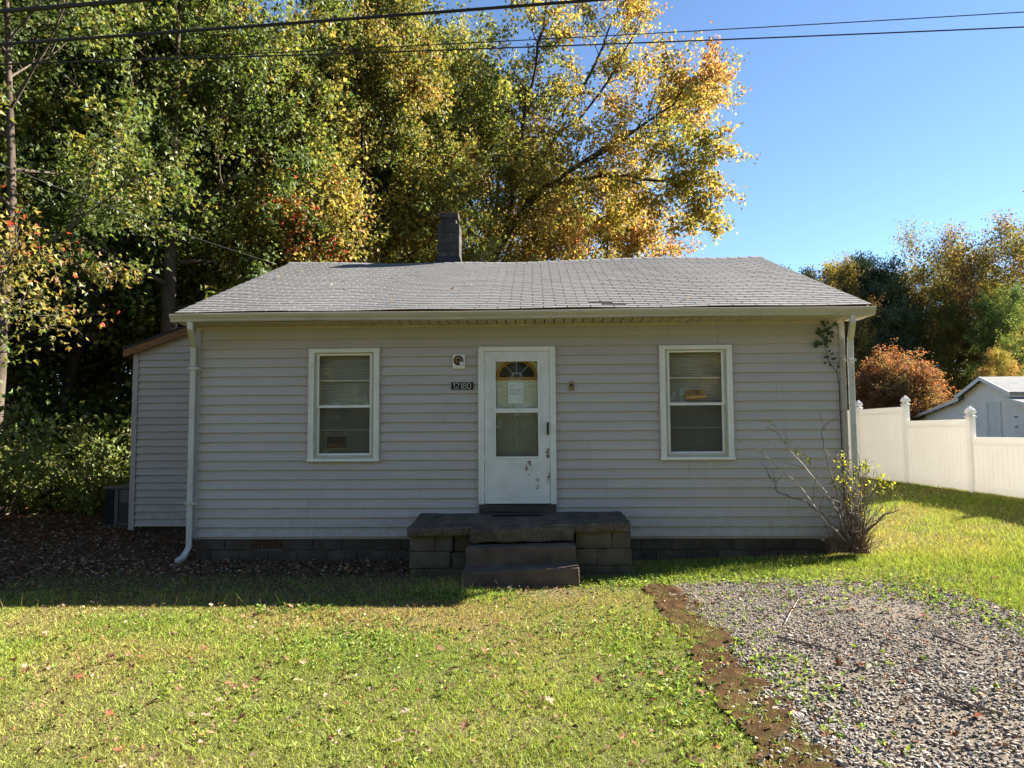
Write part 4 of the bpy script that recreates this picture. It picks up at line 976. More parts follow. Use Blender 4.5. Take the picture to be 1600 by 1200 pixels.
# the big maple behind the roof, limbs as the photograph shows them
g = Grower(21); B0 = Vector((-3.2, 17.0, -0.2)); DY = 6.0
def wp(*a):  # limb through photo points at depths
    pts = [at(x, y, Y+DY+(Y-11)*0.4) for x, y, Y in a]; out = []
    for i in range(len(pts)-1):
        for k in range(3): out.append(pts[i].lerp(pts[i+1], k/3)+Vector((g.rng.gauss(0, 0.06), g.rng.gauss(0, 0.06), g.rng.gauss(0, 0.05))))
    return out+[pts[-1]]
tr = [B0, B0+Vector((0.5, 0, 2.4)), at(745, 450, 17), at(768, 405, 17), at(800, 352, 17), at(830, 312, 17)]
g.mb.tube(tr, [0.32, 0.28, 0.22, 0.19, 0.16, 0.14], 10, False)
K = dict(n2=15, n3=7, l2=2.7, l3=1.05)
g.limb(wp((830, 312, 11), (885, 270, 10.8), (955, 232, 10.4), (1030, 180, 10.0), (1085, 120, 9.8)), 0.12, **K)
g.limb(wp((900, 262, 10.8), (980, 205, 11.8), (1060, 190, 12.5), (1125, 150, 12.9)), 0.085, **K)
g.limb(wp((790, 365, 11), (802, 300, 11.2), (835, 248, 11.6), (900, 190, 12.0), (960, 110, 12.2), (1000, 40, 12.2)), 0.11, **K)
g.limb(wp((800, 300, 11.2), (812, 220, 10.6), (830, 130, 10.2), (850, 40, 10.0), (870, -60, 10)), 0.12, **K)
g.limb(wp((860, 290, 10.9), (950, 272, 10.2), (1035, 282, 9.8), (1100, 262, 9.6)), 0.085, n2=14, n3=8, l2=1.8, l3=0.9)
g.limb(wp((940, 270, 10.3), (1000, 290, 9.9), (1060, 320, 9.6), (1100, 345, 9.4)), 0.05, n2=10, n3=6, l2=1.0, l3=0.7, droop=0.1, lift=0)
g.limb(wp((845, 305, 10.9), (900, 330, 11.5), (955, 365, 12), (990, 385, 12.2)), 0.06, n2=10, n3=6, l2=1.2, l3=0.7, droop=0.05, lift=0)
g.limb(wp((772, 400, 11), (740, 330, 11.6), (720, 250, 12.2), (715, 160, 12.6), (725, 60, 12.8)), 0.12, **K)
g.limb(wp((760, 390, 11), (700, 330, 12.4), (660, 260, 13), (640, 170, 13.4)), 0.09, **K)
g.limb(wp((880, 180, 12), (930, 100, 13), (960, 20, 13.5), (970, -60, 13.8)), 0.08, **K)
C = g.leaves(36, 0.13, 3)
rng = np.random.default_rng(31)
bias = 0.02+np.clip((C[:, 0]-0.5)*0.05, -0.25, 0.3)+np.clip((C[:, 2]-11)*0.03, -0.12, 0.15)
col = palette(len(C), rng, [G1, G2, YG, YE_, OR], [0.07, 0.19, 0.38, 0.26, 0.10], C, 0.4, 0.22, bias)
C = C-np.array([B0.x, B0.y, 0]); 
mt = thing('maple_tree', 'large yellow green maple with orange edge leaning right behind the chimney', 'tree', (B0.x, B0.y, 0.0))
part('trunk', g.mb.mesh('trunk', M['bark_dark'], smooth=True, fix=False), mt, (0, 0, 0))
cr = leaf_mesh('crown', C, rng.uniform(0.105, 0.18, len(C)), col, rng, M['leaf'], 0.5)
o = bpy.data.objects.new('crown', cr); COL.objects.link(o); o.parent = mt
print('maple leaves', len(C))

def deciduous(seed, H, r0, R, base, nl, n2, n3, per, cols, w, size=(0.09, 0.15), spread=0.22, **k):
    g = auto_tree(seed, H, r0, R, base, nl, n2, n3, **k)
    C = g.leaves(per, spread, seed); rng = np.random.default_rng(seed+100)
    return g, C, rng.uniform(size[0], size[1], len(C)), palette(len(C), rng, cols, w, C, 0.45, 0.25)
# individual trees of the wood on the left
SPEC = [
    ('green maple with yellowing leaves standing left of the chimney', (-4.9, 12.6), dict(seed=41, H=14, r0=0.2, R=4.0, base=0.44, nl=17, n2=8, n3=6, per=58, size=(0.09, 0.15), spread=0.115, cols=[G1, G2, YG, YE_, OR], w=[0.2, 0.32, 0.33, 0.11, 0.04]), 'bark_dark'),
    ('dark green tree with thick trunk behind the side addition', (-9.3, 8.4), dict(seed=42, H=14, r0=0.30, R=4.3, base=0.36, nl=17, n2=8, n3=6, per=52, size=(0.085, 0.14), spread=0.11, cols=[G1, G2, YG, YE_], w=[0.5, 0.3, 0.17, 0.03]), 'bark'),
    ('forked pale trunked tree at the left edge of the view', (-9.95, 3.0), dict(seed=43, H=13, r0=0.15, R=3.9, base=0.40, nl=13, n2=8, n3=6, per=44, size=(0.075, 0.125), spread=0.10, cols=[G1, G2, YG, YE_, OR], w=[0.42, 0.3, 0.2, 0.06, 0.02]), 'bark'),
]
for lab, (x, y), k, bark in SPEC:
    g, C, sz, col = deciduous(**k)
    tree_thing('deciduous_tree', lab, gp_(x, y), g, C, sz, col, 'leaf', bark, group='trees of the wood on the left', seed=k['seed'], lobes=(k['seed'] != 41))
# a low branch of red tinged leaves over the addition: young red maple close to the house
g, C, sz, col = deciduous(seed=44, H=9.0, r0=0.1, R=2.3, base=0.45, nl=11, n2=6, n3=5, per=26, cols=[G2, YG, YE_, OR, RD], w=[0.36, 0.34, 0.14, 0.12, 0.04], size=(0.09, 0.15), spread=0.2)
tree_thing('red_maple', 'slim maple with red tinged leaves in front of the green wood', gp_(-6.3, 9.3), g, C, sz, col, 'leaf', 'bark_dark', seed=44)
g, C, sz, col = deciduous(seed=45, H=4.6, r0=0.07, R=1.7, base=0.4, nl=8, n2=5, n3=4, per=11, cols=[G2, YG, YE_, OR, RD], w=[0.34, 0.38, 0.14, 0.09, 0.05], size=(0.06, 0.11), spread=0.16, droop=0.1, lift=0.02)
tree_thing('young_red_maple', 'young maple with red and yellow leaves at the far left edge', gp_(-8.35, -0.1), g, C, sz, col, 'leaf', 'bark', seed=45, lobes=True)

# prototypes for the wood behind; copies are single trees of their own
gA = deciduous(seed=51, H=15, r0=0.21, R=4.4, base=0.12, nl=22, n2=8, n3=6, per=34, cols=[G1, G2, YG, YE_], w=[0.45, 0.3, 0.18, 0.07], size=(0.12, 0.19), spread=0.17)
gB = deciduous(seed=52, H=16, r0=0.2, R=4.2, base=0.22, nl=20, n2=8, n3=6, per=34, cols=[G2, YG, YE_, OR], w=[0.25, 0.4, 0.28, 0.07], size=(0.11, 0.18), spread=0.16)
gC = deciduous(seed=53, H=17, r0=0.22, R=5.0, base=0.28, nl=18, n2=7, n3=6, per=18, cols=[YG, YE_, BR, OR], w=[0.25, 0.25, 0.35, 0.15], size=(0.14, 0.24), spread=0.32, shape='vase')
gO = deciduous(seed=54, H=11, r0=0.16, R=3.6, base=0.25, nl=17, n2=7, n3=6, per=30, cols=[YG, YE_, OR, (0.34, 0.12, 0.06)], w=[0.2, 0.42, 0.3, 0.08], size=(0.10, 0.17), spread=0.16)
pA = tree_thing('forest_tree', 'leafy green tree in the dim wood behind the house', gp_(-12.8, 9.0), gA[0], gA[1], gA[2], gA[3], 'leaf_far', 'bark', group='green trees deeper in the wood', seed=51)
pB = tree_thing('yellow_tree', 'yellow green tree in the wood behind the house', gp_(-6.6, 14.5), gB[0], gB[1], gB[2], gB[3], 'leaf_far', 'bark_dark', group='yellowing trees deeper in the wood', seed=52)
for (x, y, r_, s_) in ((-13.5, 4.5, 1, 0.9), (-11.2, 12.5, 2, 1.0), (-16.5, 8, 3, 1.05), (-15, 14, 4, 1.1), (-19, 13, 5, 1.1), (-9.2, 17, 0.5, 1.05), (-20.5, 20, 2.4, 1.2), (-14, 20, 3.3, 1.2), (-17.5, 3, 4.4, 0.95), (-8, 24, 5.5, 1.25), (-25, 12, 1.7, 1.1), (-27, 22, 0.9, 1.2), (-21, 6, 0.2, 1.0), (-24, 30, 2.2, 1.3), (-16, 29, 3.9, 1.3), (-32, 30, 5.1, 1.3), (-36, 16, 1.1, 1.2)):
    dup(pA, gp_(x, y), r_, s_)
for (x, y, r_, s_) in ((-2.2, 17.0, 1.3, 0.95), (-10.2, 21, 2.8, 1.1), (-4.5, 22, 3.8, 1.05), (-12.2, 15.5, 5.0, 1.0), (-18, 25, 0.4, 1.2), (1.0, 24, 4.4, 0.85)):
    dup(pB, gp_(x, y), r_, s_)
pO = tree_thing('orange_tree', 'orange yellow tree low behind the maple, just above the roof ridge', gp_(3.1, 19.0), gO[0], gO[1], gO[2], gO[3], 'leaf_far', 'bark_dark', seed=54)
dup(pO, gp_(10.6, 34), 1.2, 0.72, 'small orange treetop barely showing over the roof ridge')

# undergrowth: shrub prototype of many stems
def shrub_geo(seed, H, R, ns, per, cols, w, size, spread=0.12, n2=4, n3=4):
    g = Grower(seed); r = g.rng
    for k in range(ns):
        a = r.uniform(0, 2*PI); e = r.uniform(0.55, 1.35); L = H*r.uniform(0.7, 1.1)
        p = Vector((math.cos(a)*R*0.12*r.random(), math.sin(a)*R*0.12*r.random(), -0.05))
        d = Vector((math.cos(a)*math.cos(e)*R/H*1.6, math.sin(a)*math.cos(e)*R/H*1.6, math.sin(e)))
        g.limb(g.path(p, d, L, 6, 0.1, 0.02, 0.12), 0.022, n2, n3, L*0.32, L*0.2, 0.04, 0.2, 0.05)
    C = g.leaves(per, spread, seed); rng = np.random.default_rng(seed)
    return g, C, rng.uniform(size[0], size[1], len(C)), palette(len(C), rng, cols, w, C, 0.9, 0.2)
s1 = shrub_geo(61, 2.0, 1.5, 14, 9, [G2, (0.16, 0.21, 0.05), (0.22, 0.27, 0.07), (0.28, 0.31, 0.09)], [0.2, 0.3, 0.3, 0.2], (0.08, 0.15))
u1 = tree_thing('shrub', 'bright green shrub in a patch of sun left of the condenser', gp_(-9.4, 6.4), s1[0], s1[1], s1[2], s1[3], 'leaf', 'twig', 'shrub', 'undergrowth shrubs at the wood edge', seed=61, crown='foliage')
dup(u1, gp_(-10.0, 7.0), 2.7, 0.9, 'second bright green shrub in the sun at the wood edge')
dup(u1, gp_(-8.5, 6.9), 1.5, 0.75, 'small green shrub just left of the condenser')
for (x, y, r_, s_) in ((-11.2, 5.2, 2, 0.9), (-12.6, 6.9, 3, 1.3), (-10.6, 9.5, 4, 1.5), (-14.6, 10, 5, 1.6), (-9.4, 11.5, 0.4, 1.6), (-12.4, 13, 1.2, 1.8), (-16.5, 6, 2.2, 1.6), (-8.4, 13.5, 3.1, 1.7), (-17.5, 15, 0.7, 1.9), (-13.5, 17, 1.9, 2.0), (-10.6, 18, 2.9, 2.0), (-19, 10, 4.2, 1.8), (-6.5, 19, 5.2, 2.0)):
    dup(u1, gp_(x, y), r_, s_, 'leafy green shrub in the shade of the wood')
# evergreen cedar by the addition
def conifer(seed, H, r0, R, nl, per, cols, w, base=0.08, spread=0.12, size=(0.1, 0.2), shape='cone', n2=6, n3=3):
    g = auto_tree(seed, H, r0, R, base, nl, n2, n3, l2=0.42, l3=0.18, shape=shape, wob=0.015, lift=0.02, droop=0.03)
    C = g.leaves(per, spread, seed); rng = np.random.default_rng(seed)
    return g, C, rng.uniform(size[0], size[1], len(C)), palette(len(C), rng, cols, w, C, 0.6, 0.2)
c1 = conifer(71, 4.4, 0.06, 1.1, 34, 14, [(0.05, 0.08, 0.018), (0.085, 0.115, 0.025)], [0.6, 0.4], 0.05, 0.09, (0.06, 0.13))
tree_thing('cedar', 'soft green cedar growing behind the addition corner', gp_(-8.6, 9.0), c1[0], c1[1], c1[2], c1[3], 'needle', 'bark', 'tree', seed=71, wid=0.16)

# trees far right beyond the fence
p1_ = conifer(72, 13, 0.2, 2.9, 34, 30, [(0.05, 0.078, 0.04), (0.085, 0.118, 0.055)], [0.5, 0.5], 0.3, 0.26, (0.2, 0.36), 'round', 5, 4)
RS = 8.0
def rt(px_, Y): q_ = at(px_, 640, Y); return q_.x
def gr_(px_, Y): return gp_(rt(px_, Y+RS), Y+RS)   # place in the wood at the right, set back behind the barn
RG = 'trees beyond the barn'
pp = tree_thing('pine_tree', 'dark bluish pine above the right roof end, middle of the three', gr_(1375, 43), p1_[0], p1_[1], p1_[2], p1_[3], 'needle', 'bark', 'tree', RG, seed=72, wid=0.14)
pp.scale = (1.08,)*3
dup(pp, gr_(1335, 50), 2.0, 1.23, 'dark pine behind the golden tree at the right roof end')
dup(pp, gr_(1268, 48), 4.0, 1.14, 'dark pine tip just peeking over the right roof slope')
dup(pp, gr_(1408, 52), 1.0, 1.14, 'dark pine between the golden tree and the tall bare one')
t_ = dup(pO, gr_(1322, 42), 0.7, (0.92, 0.92, 1.18), 'golden yellow tree rising right of the roof end', RG)
gC_t = tree_thing('tall_tree', 'tall thin crowned brown tree with sky showing through, left of the yellow one', gr_(1490, 44), gC[0], gC[1], gC[2], gC[3], 'leaf_far', 'bark', 'tree', RG, seed=53); gC_t.scale = (0.97, 0.97, 0.92)
dup(gC_t, gr_(1570, 42), 2.1, 0.96, 'tall brown and gold tree at the right edge of the view')
dup(gC_t, gr_(1660, 46), 4.1, 1.00, 'tall brown tree just beyond the right edge')
dup(pA, gr_(1600, 35), 1.1, 0.66, 'leafy green tree behind the barn roof at right', RG)
dup(pB, gr_(1545, 50), 3.0, 1.03, 'yellow green tree between the tall brown trees', RG)
for (px_, Y, r_, s_) in ((1400, 40, 1, 0.5), (1450, 40, 2, 0.55), (1350, 41, 3, 0.48), (1300, 44, 0.3, 0.5), (1500, 39, 4, 0.55), (1545, 40, 5, 0.55), (1420, 47, 2.6, 0.7), (1480, 50, 3.6, 0.75), (1610, 41, 5.6, 0.6), (1360, 55, 4.8, 0.75), (1290, 56, 0.8, 0.7), (1680, 40, 1.4, 0.7), (1740, 44, 2.4, 0.9), (1560, 56, 1.4, 0.85)):
    dup(pB if int(px_) % 3 == 0 else pA, gr_(px_, Y+3), r_, s_*1.15, 'low green tree in the wood edge behind the barn', 'low trees behind the barn')
g = Grower(62); r = g.rng          # a dome: stems reach every part of a half ellipsoid
for k in range(150):
    a = r.uniform(0, 2*PI); u = r.random(); q = math.sqrt(1-u*u)*r.uniform(0.72, 1.0); hh = r.uniform(0.85, 1.06)
    tip = Vector((math.cos(a)*q*1.5, math.sin(a)*q*1.5, 0.55+u*3.35*hh)); p = Vector((math.cos(a)*0.2*r.random(), math.sin(a)*0.2*r.random(), -0.1))
    pts = [p.lerp(tip, t/6)+Vector((math.cos(a), math.sin(a), 0))*(0.25*math.sin(PI*t/6)*q)+Vector((r.gauss(0, 0.03), r.gauss(0, 0.03), 0)) for t in range(7)]
    g.limb(pts, 0.018, 5, 4, 0.55, 0.35, 0.08, 0.45)
C = g.leaves(18, 0.07, 62); rng = np.random.default_rng(62)
s2 = (g, C, rng.uniform(0.045, 0.08, len(C)), palette(len(C), rng, [(0.17, 0.14, 0.045), (0.30, 0.15, 0.05), (0.36, 0.12, 0.055), (0.30, 0.2, 0.09)], [0.28, 0.32, 0.16, 0.24], C, 0.8, 0.2, np.clip((C[:, 2]-2.6)*0.12, -0.2, 0.2)))
bq = at(1404, 640, 38.5)
ab = tree_thing('autumn_bush', 'rounded rust orange bush between the house corner and the barn', gp_(bq.x, bq.y), s2[0], s2[1], s2[2], s2[3], 'leaf', 'twig', 'bush', seed=62, crown='foliage'); ab.scale = (1.95, 1.95, 1.55)
dup(pO, gp_(rt(1562, 33), 33), 3.0, (0.36, 0.36, 0.42), 'small orange pink tree left of the barn peak')
for i_ in range(13):  # unseen hedge, added to keep the bright horizon out of the door glass
    dup(u1, gp_(-33+5.4*i_, -30.5-(i_ % 2)*1.5), i_*1.3, (2.2, 2.2, 1.9), 'unseen hedge bush added across the road to block bright sky in the door glass', 'added hedge across the road')
# trees across the road behind the viewer, seen mirrored in the window glass
for i_, (x, y, r_, s_, pr) in enumerate([(-34+4.6*i, -34-(i % 3)*3, i*1.7, 1.0+0.15*(i % 2), (pO, pB, pA)[i % 3]) for i in range(16)]+[(-30+7*i, -48, i*2.3, 1.25, pA) for i in range(9)]):
    dup(pr, gp_(x, y), r_, s_, 'autumn tree across the road, mirrored in the window panes', 'trees across the road')

# ------------------------------------------------------------------ straggly shrub at the right corner, and the creeper
g = Grower(81); shb = thing('bare_shrub', 'straggly bare shrub with a few yellow green leaves at the right house corner', 'shrub', (4.15, -0.3, 0.05))
def stem(ptsp, r0, r1=0.004):
    pts = [at(*p) for p in ptsp]; out = []
    for i in range(len(pts)-1):
        for k in range(4): out.append(pts[i].lerp(pts[i+1], k/4)+Vector((g.rng.gauss(0, 0.008), g.rng.gauss(0, 0.008), g.rng.gauss(0, 0.008))))
    return out+[pts[-1]]
def addstem(ptsp, r0, nt=4, mb_=None):
    r0 = r0*1.35; q = stem(ptsp, r0); n = len(q); (mb_ or g.mb).tube(q, [r0+(0.003-r0)*i/(n-1) for i in range(n)], 5, False)
    for k in range(nt):
        i = g.rng.randrange(n//3, n-1); w = g.path(q[i], g.side(q[i+1]-q[i], g.rng.uniform(0.5, 1.1)), g.rng.uniform(0.12, 0.4), 4, 0.2, 0.03); g.mb.tube(w, [0.004, 0.0035, 0.003, 0.0025, 0.002], 3, False); g.tw.append(w)
    return q
pale = MB(); B_ = (1332, 858, -0.35)
A1 = addstem([B_, (1310, 800, -0.4), (1262, 735, -0.45), (1222, 690, -0.5), (1205, 655, -0.5)], 0.010, 6, pale)
A2 = addstem([B_, (1290, 815, -0.45), (1245, 755, -0.5), (1190, 708, -0.5), (1145, 686, -0.45)], 0.010, 5, pale)
A3 = addstem([B_, (1290, 808, -0.3), (1262, 785, -0.3), (1215, 768, -0.3), (1210, 752, -0.3), (1199, 742, -0.3)], 0.009, 5)
A4 = addstem([B_, (1300, 750, -0.3), (1288, 700, -0.3), (1284, 672, -0.25), (1302, 655, -0.2), (1330, 632, -0.2)], 0.006, 2)
A5 = addstem([(1340, 855, -0.35), (1362, 822, -0.4), (1385, 802, -0.5), (1412, 797, -0.6)], 0.016, 10)
A6 = addstem([(1345, 850, -0.3), (1352, 800, -0.5), (1358, 780, -0.5), (1375, 755, -0.5)], 0.008, 8)
A7 = addstem([B_, (1330, 790, -0.3), (1322, 740, -0.35), (1316, 715, -0.35)], 0.009, 8)
A8 = addstem([B_, (1345, 780, -0.2), (1343, 735, -0.2), (1347, 722, -0.2), (1335, 740, -0.2)], 0.007, 4)
for k in range(46):
    x = g.rng.uniform(1300, 1385); addstem([(g.rng.uniform(1318, 1350), 858, g.rng.uniform(-0.5, -0.1)), ((x+1332)/2, g.rng.uniform(800, 835), g.rng.uniform(-0.6, -0.1)), (x, g.rng.uniform(715, 800), g.rng.uniform(-0.6, 0.0))], g.rng.uniform(0.004, 0.008), 3)
part('stem', pale.mesh('stem', M['twig_pale'], fix=False, smooth=True), shb, (0, 0, 0)); part('branches', g.mb.mesh('branches', M['twig'], fix=False, smooth=True), shb, (0, 0, 0))
rng = np.random.default_rng(5); P = []
for (x, y, n_, sp_) in ((1318, 715, 26, 0.05), (1310, 745, 30, 0.07), (1322, 760, 24, 0.07), (1352, 728, 18, 0.04), (1340, 742, 14, 0.05), (1372, 752, 30, 0.12), (1385, 762, 26, 0.10), (1263, 719, 14, 0.03), (1235, 700, 12, 0.05), (1207, 662, 5, 0.02), (1345, 790, 24, 0.10), (1330, 780, 24, 0.1), (1250, 708, 6, 0.03), (1330, 730, 14, 0.06)):
    c = at(x, y, -0.35); P.append(np.array(c)+rng.normal(size=(n_, 3))*sp_)
P = np.concatenate(P)
part('foliage', leaf_mesh('foliage', P, rng.uniform(0.03, 0.065, len(P)), palette(len(P), rng, [(0.2, 0.24, 0.03), (0.38, 0.33, 0.03), (0.12, 0.16, 0.02)], [0.4, 0.4, 0.2]), rng, M['leaf'], 0.2, 0.3), shb, (0, 0, 0))
mb = MB(); r = random.Random(3); base = at(1332, 860, -0.35)
for k in range(420):   # thatch of dead stems at the foot
    a = r.uniform(0, 2*PI); e = r.uniform(0.3, 1.3); L_ = r.uniform(0.1, 0.42); p = base+Vector((r.gauss(0, 0.09), r.gauss(0, 0.08), -0.02)); q = p+Vector((math.cos(a)*math.cos(e)*L_, math.sin(a)*math.cos(e)*L_, math.sin(e)*L_))
    mb.tube([p, p.lerp(q, 0.6)+Vector((0, 0, 0.03)), q], [0.004, 0.003, 0.0015], 3, False)
part('dead_stems', mb.mesh('dead_stems', pm('dead_stem', (0.13, 0.075, 0.055), (0.22, 0.14, 0.10), 20, 0.9), fix=False), shb, (0, 0, 0))
cvn = thing('wall_creeper', 'thin creeper with dark leaves climbing the siding under the right eave', 'vine', (4.0, -0.04, 0.1))
g2 = Grower(82); q = [at(*p) for p in ((1322, 840, -0.06), (1318, 760, -0.05), (1313, 650, -0.045), (1311, 600, -0.045), (1307, 580, -0.045), (1295, 565, -0.045), (1290, 545, -0.045), (1286, 520, -0.045), (1290, 506, -0.045))]
mb = MB(); mb.tube(q, [0.007, 0.007, 0.006, 0.006, 0.005, 0.005, 0.004, 0.004, 0.003], 5, False)
mb.tube([at(1308, 582, -0.045), at(1308, 568, -0.045), at(1316, 558, -0.05), at(1318, 566, -0.05)], 0.003, 4, False)
part('stem', mb.mesh('stem', M['bark_dark'], fix=False), cvn, (0, 0, 0))
LV = MB(); r = random.Random(6)
spots = [(1285, 503), (1293, 504), (1304, 507), (1297, 512), (1279, 515), (1276, 520), (1284, 518), (1291, 516), (1299, 520), (1300, 526), (1294, 521), (1285, 526), (1290, 530), (1278, 535), (1274, 539), (1282, 537), (1292, 535), (1297, 533), (1293, 542), (1290, 538), (1283, 524), (1296, 548), (1300, 553), (1294, 557), (1305, 560), (1290, 558), (1301, 561), (1289, 567), (1297, 570), (1310, 573), (1280, 521), (1288, 508)]
mdl = leaf_mat('creeper_leaf', 0.25, 0.015, 1.0, 0.2)
V_, F_ = [], []
for (x, y) in spots:
    c = at(x, y, -0.05-r.random()*0.02); s_ = r.uniform(0.025, 0.045) if y < 540 else r.uniform(0.016, 0.028); a = r.uniform(0, 2*PI)
    mbl = MB(); out = [(0, -1.0), (0.55, -0.75), (0.72, -0.1), (0.42, 0.6), (0, 1.15), (-0.42, 0.6), (-0.72, -0.1), (-0.55, -0.75)]
    vv = [(0, 0.0, 0)]+[(u*math.cos(a)-v*math.sin(a), -0.22*abs(u)+0.1*v, u*math.sin(a)+v*math.cos(a)) for u, v in out]
    nm_ = np_mesh('leaf', np.array(vv)*s_, np.array([(0, 1+i, 1+(i+1) % 8) for i in range(8)]), mdl, np.tile((0.045, 0.08, 0.028), (9, 1)))
    part('leaf', nm_, cvn, c)

# ------------------------------------------------------------------ grass, weeds, gravel, leaves on the ground
rng = np.random.default_rng(77)
def clear_of_house(x, y):
    h = (x > HX0-0.02) & (x < HX1+0.02) & (y > -0.03)
    s_ = ((x > -1.56) & (x < 1.16) & (y > -0.99)) | ((x > -0.84) & (x < 0.5) & (y > -1.57))
    w_ = (x < HX0) & (x > -7.1) & (y > 2.75)
    a_ = (x > -8.1) & (x < -7.0) & (y > 3.4)
    return ~(h | s_ | w_ | a_)
def dryness(x, y):
    d = S(0.40, 0.72, fbm(x, y, 0.9, 31))*0.6
    for (cx, cy, rx, ry, a) in ((-0.95, -2.9, 1.0, 0.5, 0.75), (-3.0, -2.35, 1.4, 0.35, 0.6), (0.75, -2.2, 0.9, 0.45, 0.6), (-0.1, -2.0, 0.5, 0.3, 0.5), (-3.6, -5.4, 1.3, 0.6, 0.3), (7.0, 1.2, 1.6, 0.6, 0.4)):
        d = d + a*np.exp(-((x-cx)/rx)**2-((y-cy)/ry)**2)
    for (cx, cy, rx, ry) in ((-1.5, -3.6, 0.7, 0.55), (0.9, -4.3, 0.5, 1.0), (-0.5, -1.95, 0.5, 0.25), (5.2, -1.6, 1.5, 1.0), (2.2, -0.9, 1.2, 0.5)):
        d = d - 0.7*np.exp(-((x-cx)/rx)**2-((y-cy)/ry)**2)
    return np.clip(d, 0, 1)
GA, GB, GD, GT = np.array((0.155, 0.24, 0.03)), np.array((0.265, 0.32, 0.05)), np.array((0.34, 0.295, 0.092)), np.array((0.31, 0.2, 0.085))
def blades(x, y, h, wd, lean=0.7, seedhead=False):
    n = len(x); z = zg(x, y)-0.004; az = rng.random(n)*2*PI; ta = rng.random(n)*2*PI
    dx, dy = np.cos(az), np.sin(az); ln = h*lean*rng.random(n)
    b0 = np.stack([x-dx*wd/2, y-dy*wd/2, z], 1); b1 = np.stack([x+dx*wd/2, y+dy*wd/2, z], 1)
    t_ = np.stack([x+np.cos(ta)*ln, y+np.sin(ta)*ln, z+h*(1-0.25*rng.random(n))], 1)
    V = np.stack([b0, b1, t_], 1).reshape(-1, 3); i = np.arange(n)*3
    return V, np.stack([i, i+1, i+2], 1)
def scatter(n, x0, x1, y0, y1):
    return rng.uniform(x0, x1, n), rng.uniform(y0, y1, n)
GX, GY_, GW = [], [], []
def sow(n, x0, x1, y0, y1, wd):
    x, y = scatter(n, x0, x1, y0, y1)
    k = clear_of_house(x, y) & (np.abs(x) < (y+9.5)*0.80+1.6) & (y > -7.4)
    gr = in_gravel(x, y); mo = in_moss(x, y)
    edge = in_gravel(x, y, 0.0) & ~in_gravel(x, y, -0.28)
    clump = fbm(x, y, 2.5, 41)
    keep = np.where(gr, np.where(edge, 0.3*(clump > 0.5), 0.06*(clump > 0.58)), 1.0)*np.where(mo & ~gr, 0.24+0.5*(clump > 0.54), 1.0)
    keep = keep*(1-0.9*litter_shade_mask(x, y))
    bare = np.exp(-((x-0.0)/0.75)**2-((y+1.85)/0.28)**2); keep = keep*(1-0.9*bare)
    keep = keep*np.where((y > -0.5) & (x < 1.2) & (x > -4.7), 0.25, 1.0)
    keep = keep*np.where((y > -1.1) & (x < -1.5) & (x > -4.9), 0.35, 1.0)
    k &= rng.random(n) < keep*(0.55+0.75*fbm(x, y, 3.5, 8))
    GX.append(x[k]); GY_.append(y[k]); GW.append(np.full(k.sum(), wd))
sow(165000, -4.2, 4.2, -7.2, -5.4, 0.0055)
sow(190000, -6.0, 5.5, -5.4, -3.6, 0.0062)
sow(190000, -7.6, 6.5, -3.6, -1.9, 0.0072)
sow(150000, -8.5, 7.6, -1.9, 0.2, 0.0085)
sow(70000, 3.9, 10.5, 0.2, 5.0, 0.009)
sow(45000, 3.9, 13.0, 5.0, 13.0, 0.014)
x = np.concatenate(GX); y = np.concatenate(GY_); wd = np.concatenate(GW)
d = dryness(x, y); n = len(x)
rough_ = S(3.5, 5.5, x)*0.9 + S(0.55, 0.75, fbm(x, y, 1.7, 51))*0.35 + 0.7*np.exp(-((y+2.0)/0.3)**2)*S(-1.2, -0.6, x)*S(0.2, -0.2, x) + 0.8*S(1.2, 1.6, x)*np.exp(-((y+0.75)/0.5)**2)
h = (0.014+0.022*rng.random(n))*(0.6+0.9*fbm(x, y, 6.0, 61))*(1-0.25*d)*(1+1.2*rough_)*np.where(rng.random(n) < 0.04, 1.9, 1.0)
wd = wd*rng.uniform(0.7, 1.3, n)
V, F = blades(x, y, h, wd, 1.5)
mixd = np.clip(d+0.22*rng.normal(size=n), 0, 1)[:, None]
u = np.clip(0.5+(fbm(x, y, 1.1, 71)-0.5)*1.6+0.25*rng.normal(size=n), 0, 1)[:, None]
tan = (rng.random(n) < 0.4)[:, None]
col = (GA*(1-u)+GB*u)*(1-mixd)+np.where(tan, GT, GD)*mixd
col = np.clip(col*(1+0.36*rng.normal(size=(n, 1))), 0.015, 0.75)
gs = part('grass', np_mesh('grass', V, F, M['grass'], np.repeat(col, 3, 0)))
tag(gs, 'short patchy green and straw coloured grass of the front lawn', 'grass', kind='stuff')
print('blades', n)

# tall seed stalks along the shadow edge and by the stoop
xs_, ys_ = [], []
for (n_, cx, cy, rx, ry) in ((260, -3.2, -2.2, 1.1, 0.2), (120, -4.8, -2.25, 0.8, 0.2), (150, -1.3, -1.85, 0.6, 0.25), (40, -0.9, -1.75, 0.15, 0.12), (30, 1.4, -0.7, 0.25, 0.2), (60, 3.0, -0.55, 0.9, 0.2), (50, 4.7, -0.6, 0.5, 0.4), (60, 7.9, 4.5, 0.8, 3.0), (50, 3.9, -2.3, 0.5, 0.6)):
    xs_.append(rng.normal(cx, rx*0.6, n_)); ys_.append(rng.normal(cy, ry*0.6, n_))
x = np.concatenate(xs_); y = np.concatenate(ys_); k = clear_of_house(x, y); x, y = x[k], y[k]; n = len(x)
V, F = blades(x, y, rng.uniform(0.07, 0.24, n)*np.where(x < -2, 0.75, 1), np.full(n, 0.006), 0.7)
col = np.where((rng.random(n) < 0.55)[:, None], GT*1.1, GB)*(1+0.2*rng.normal(size=(n, 1)))
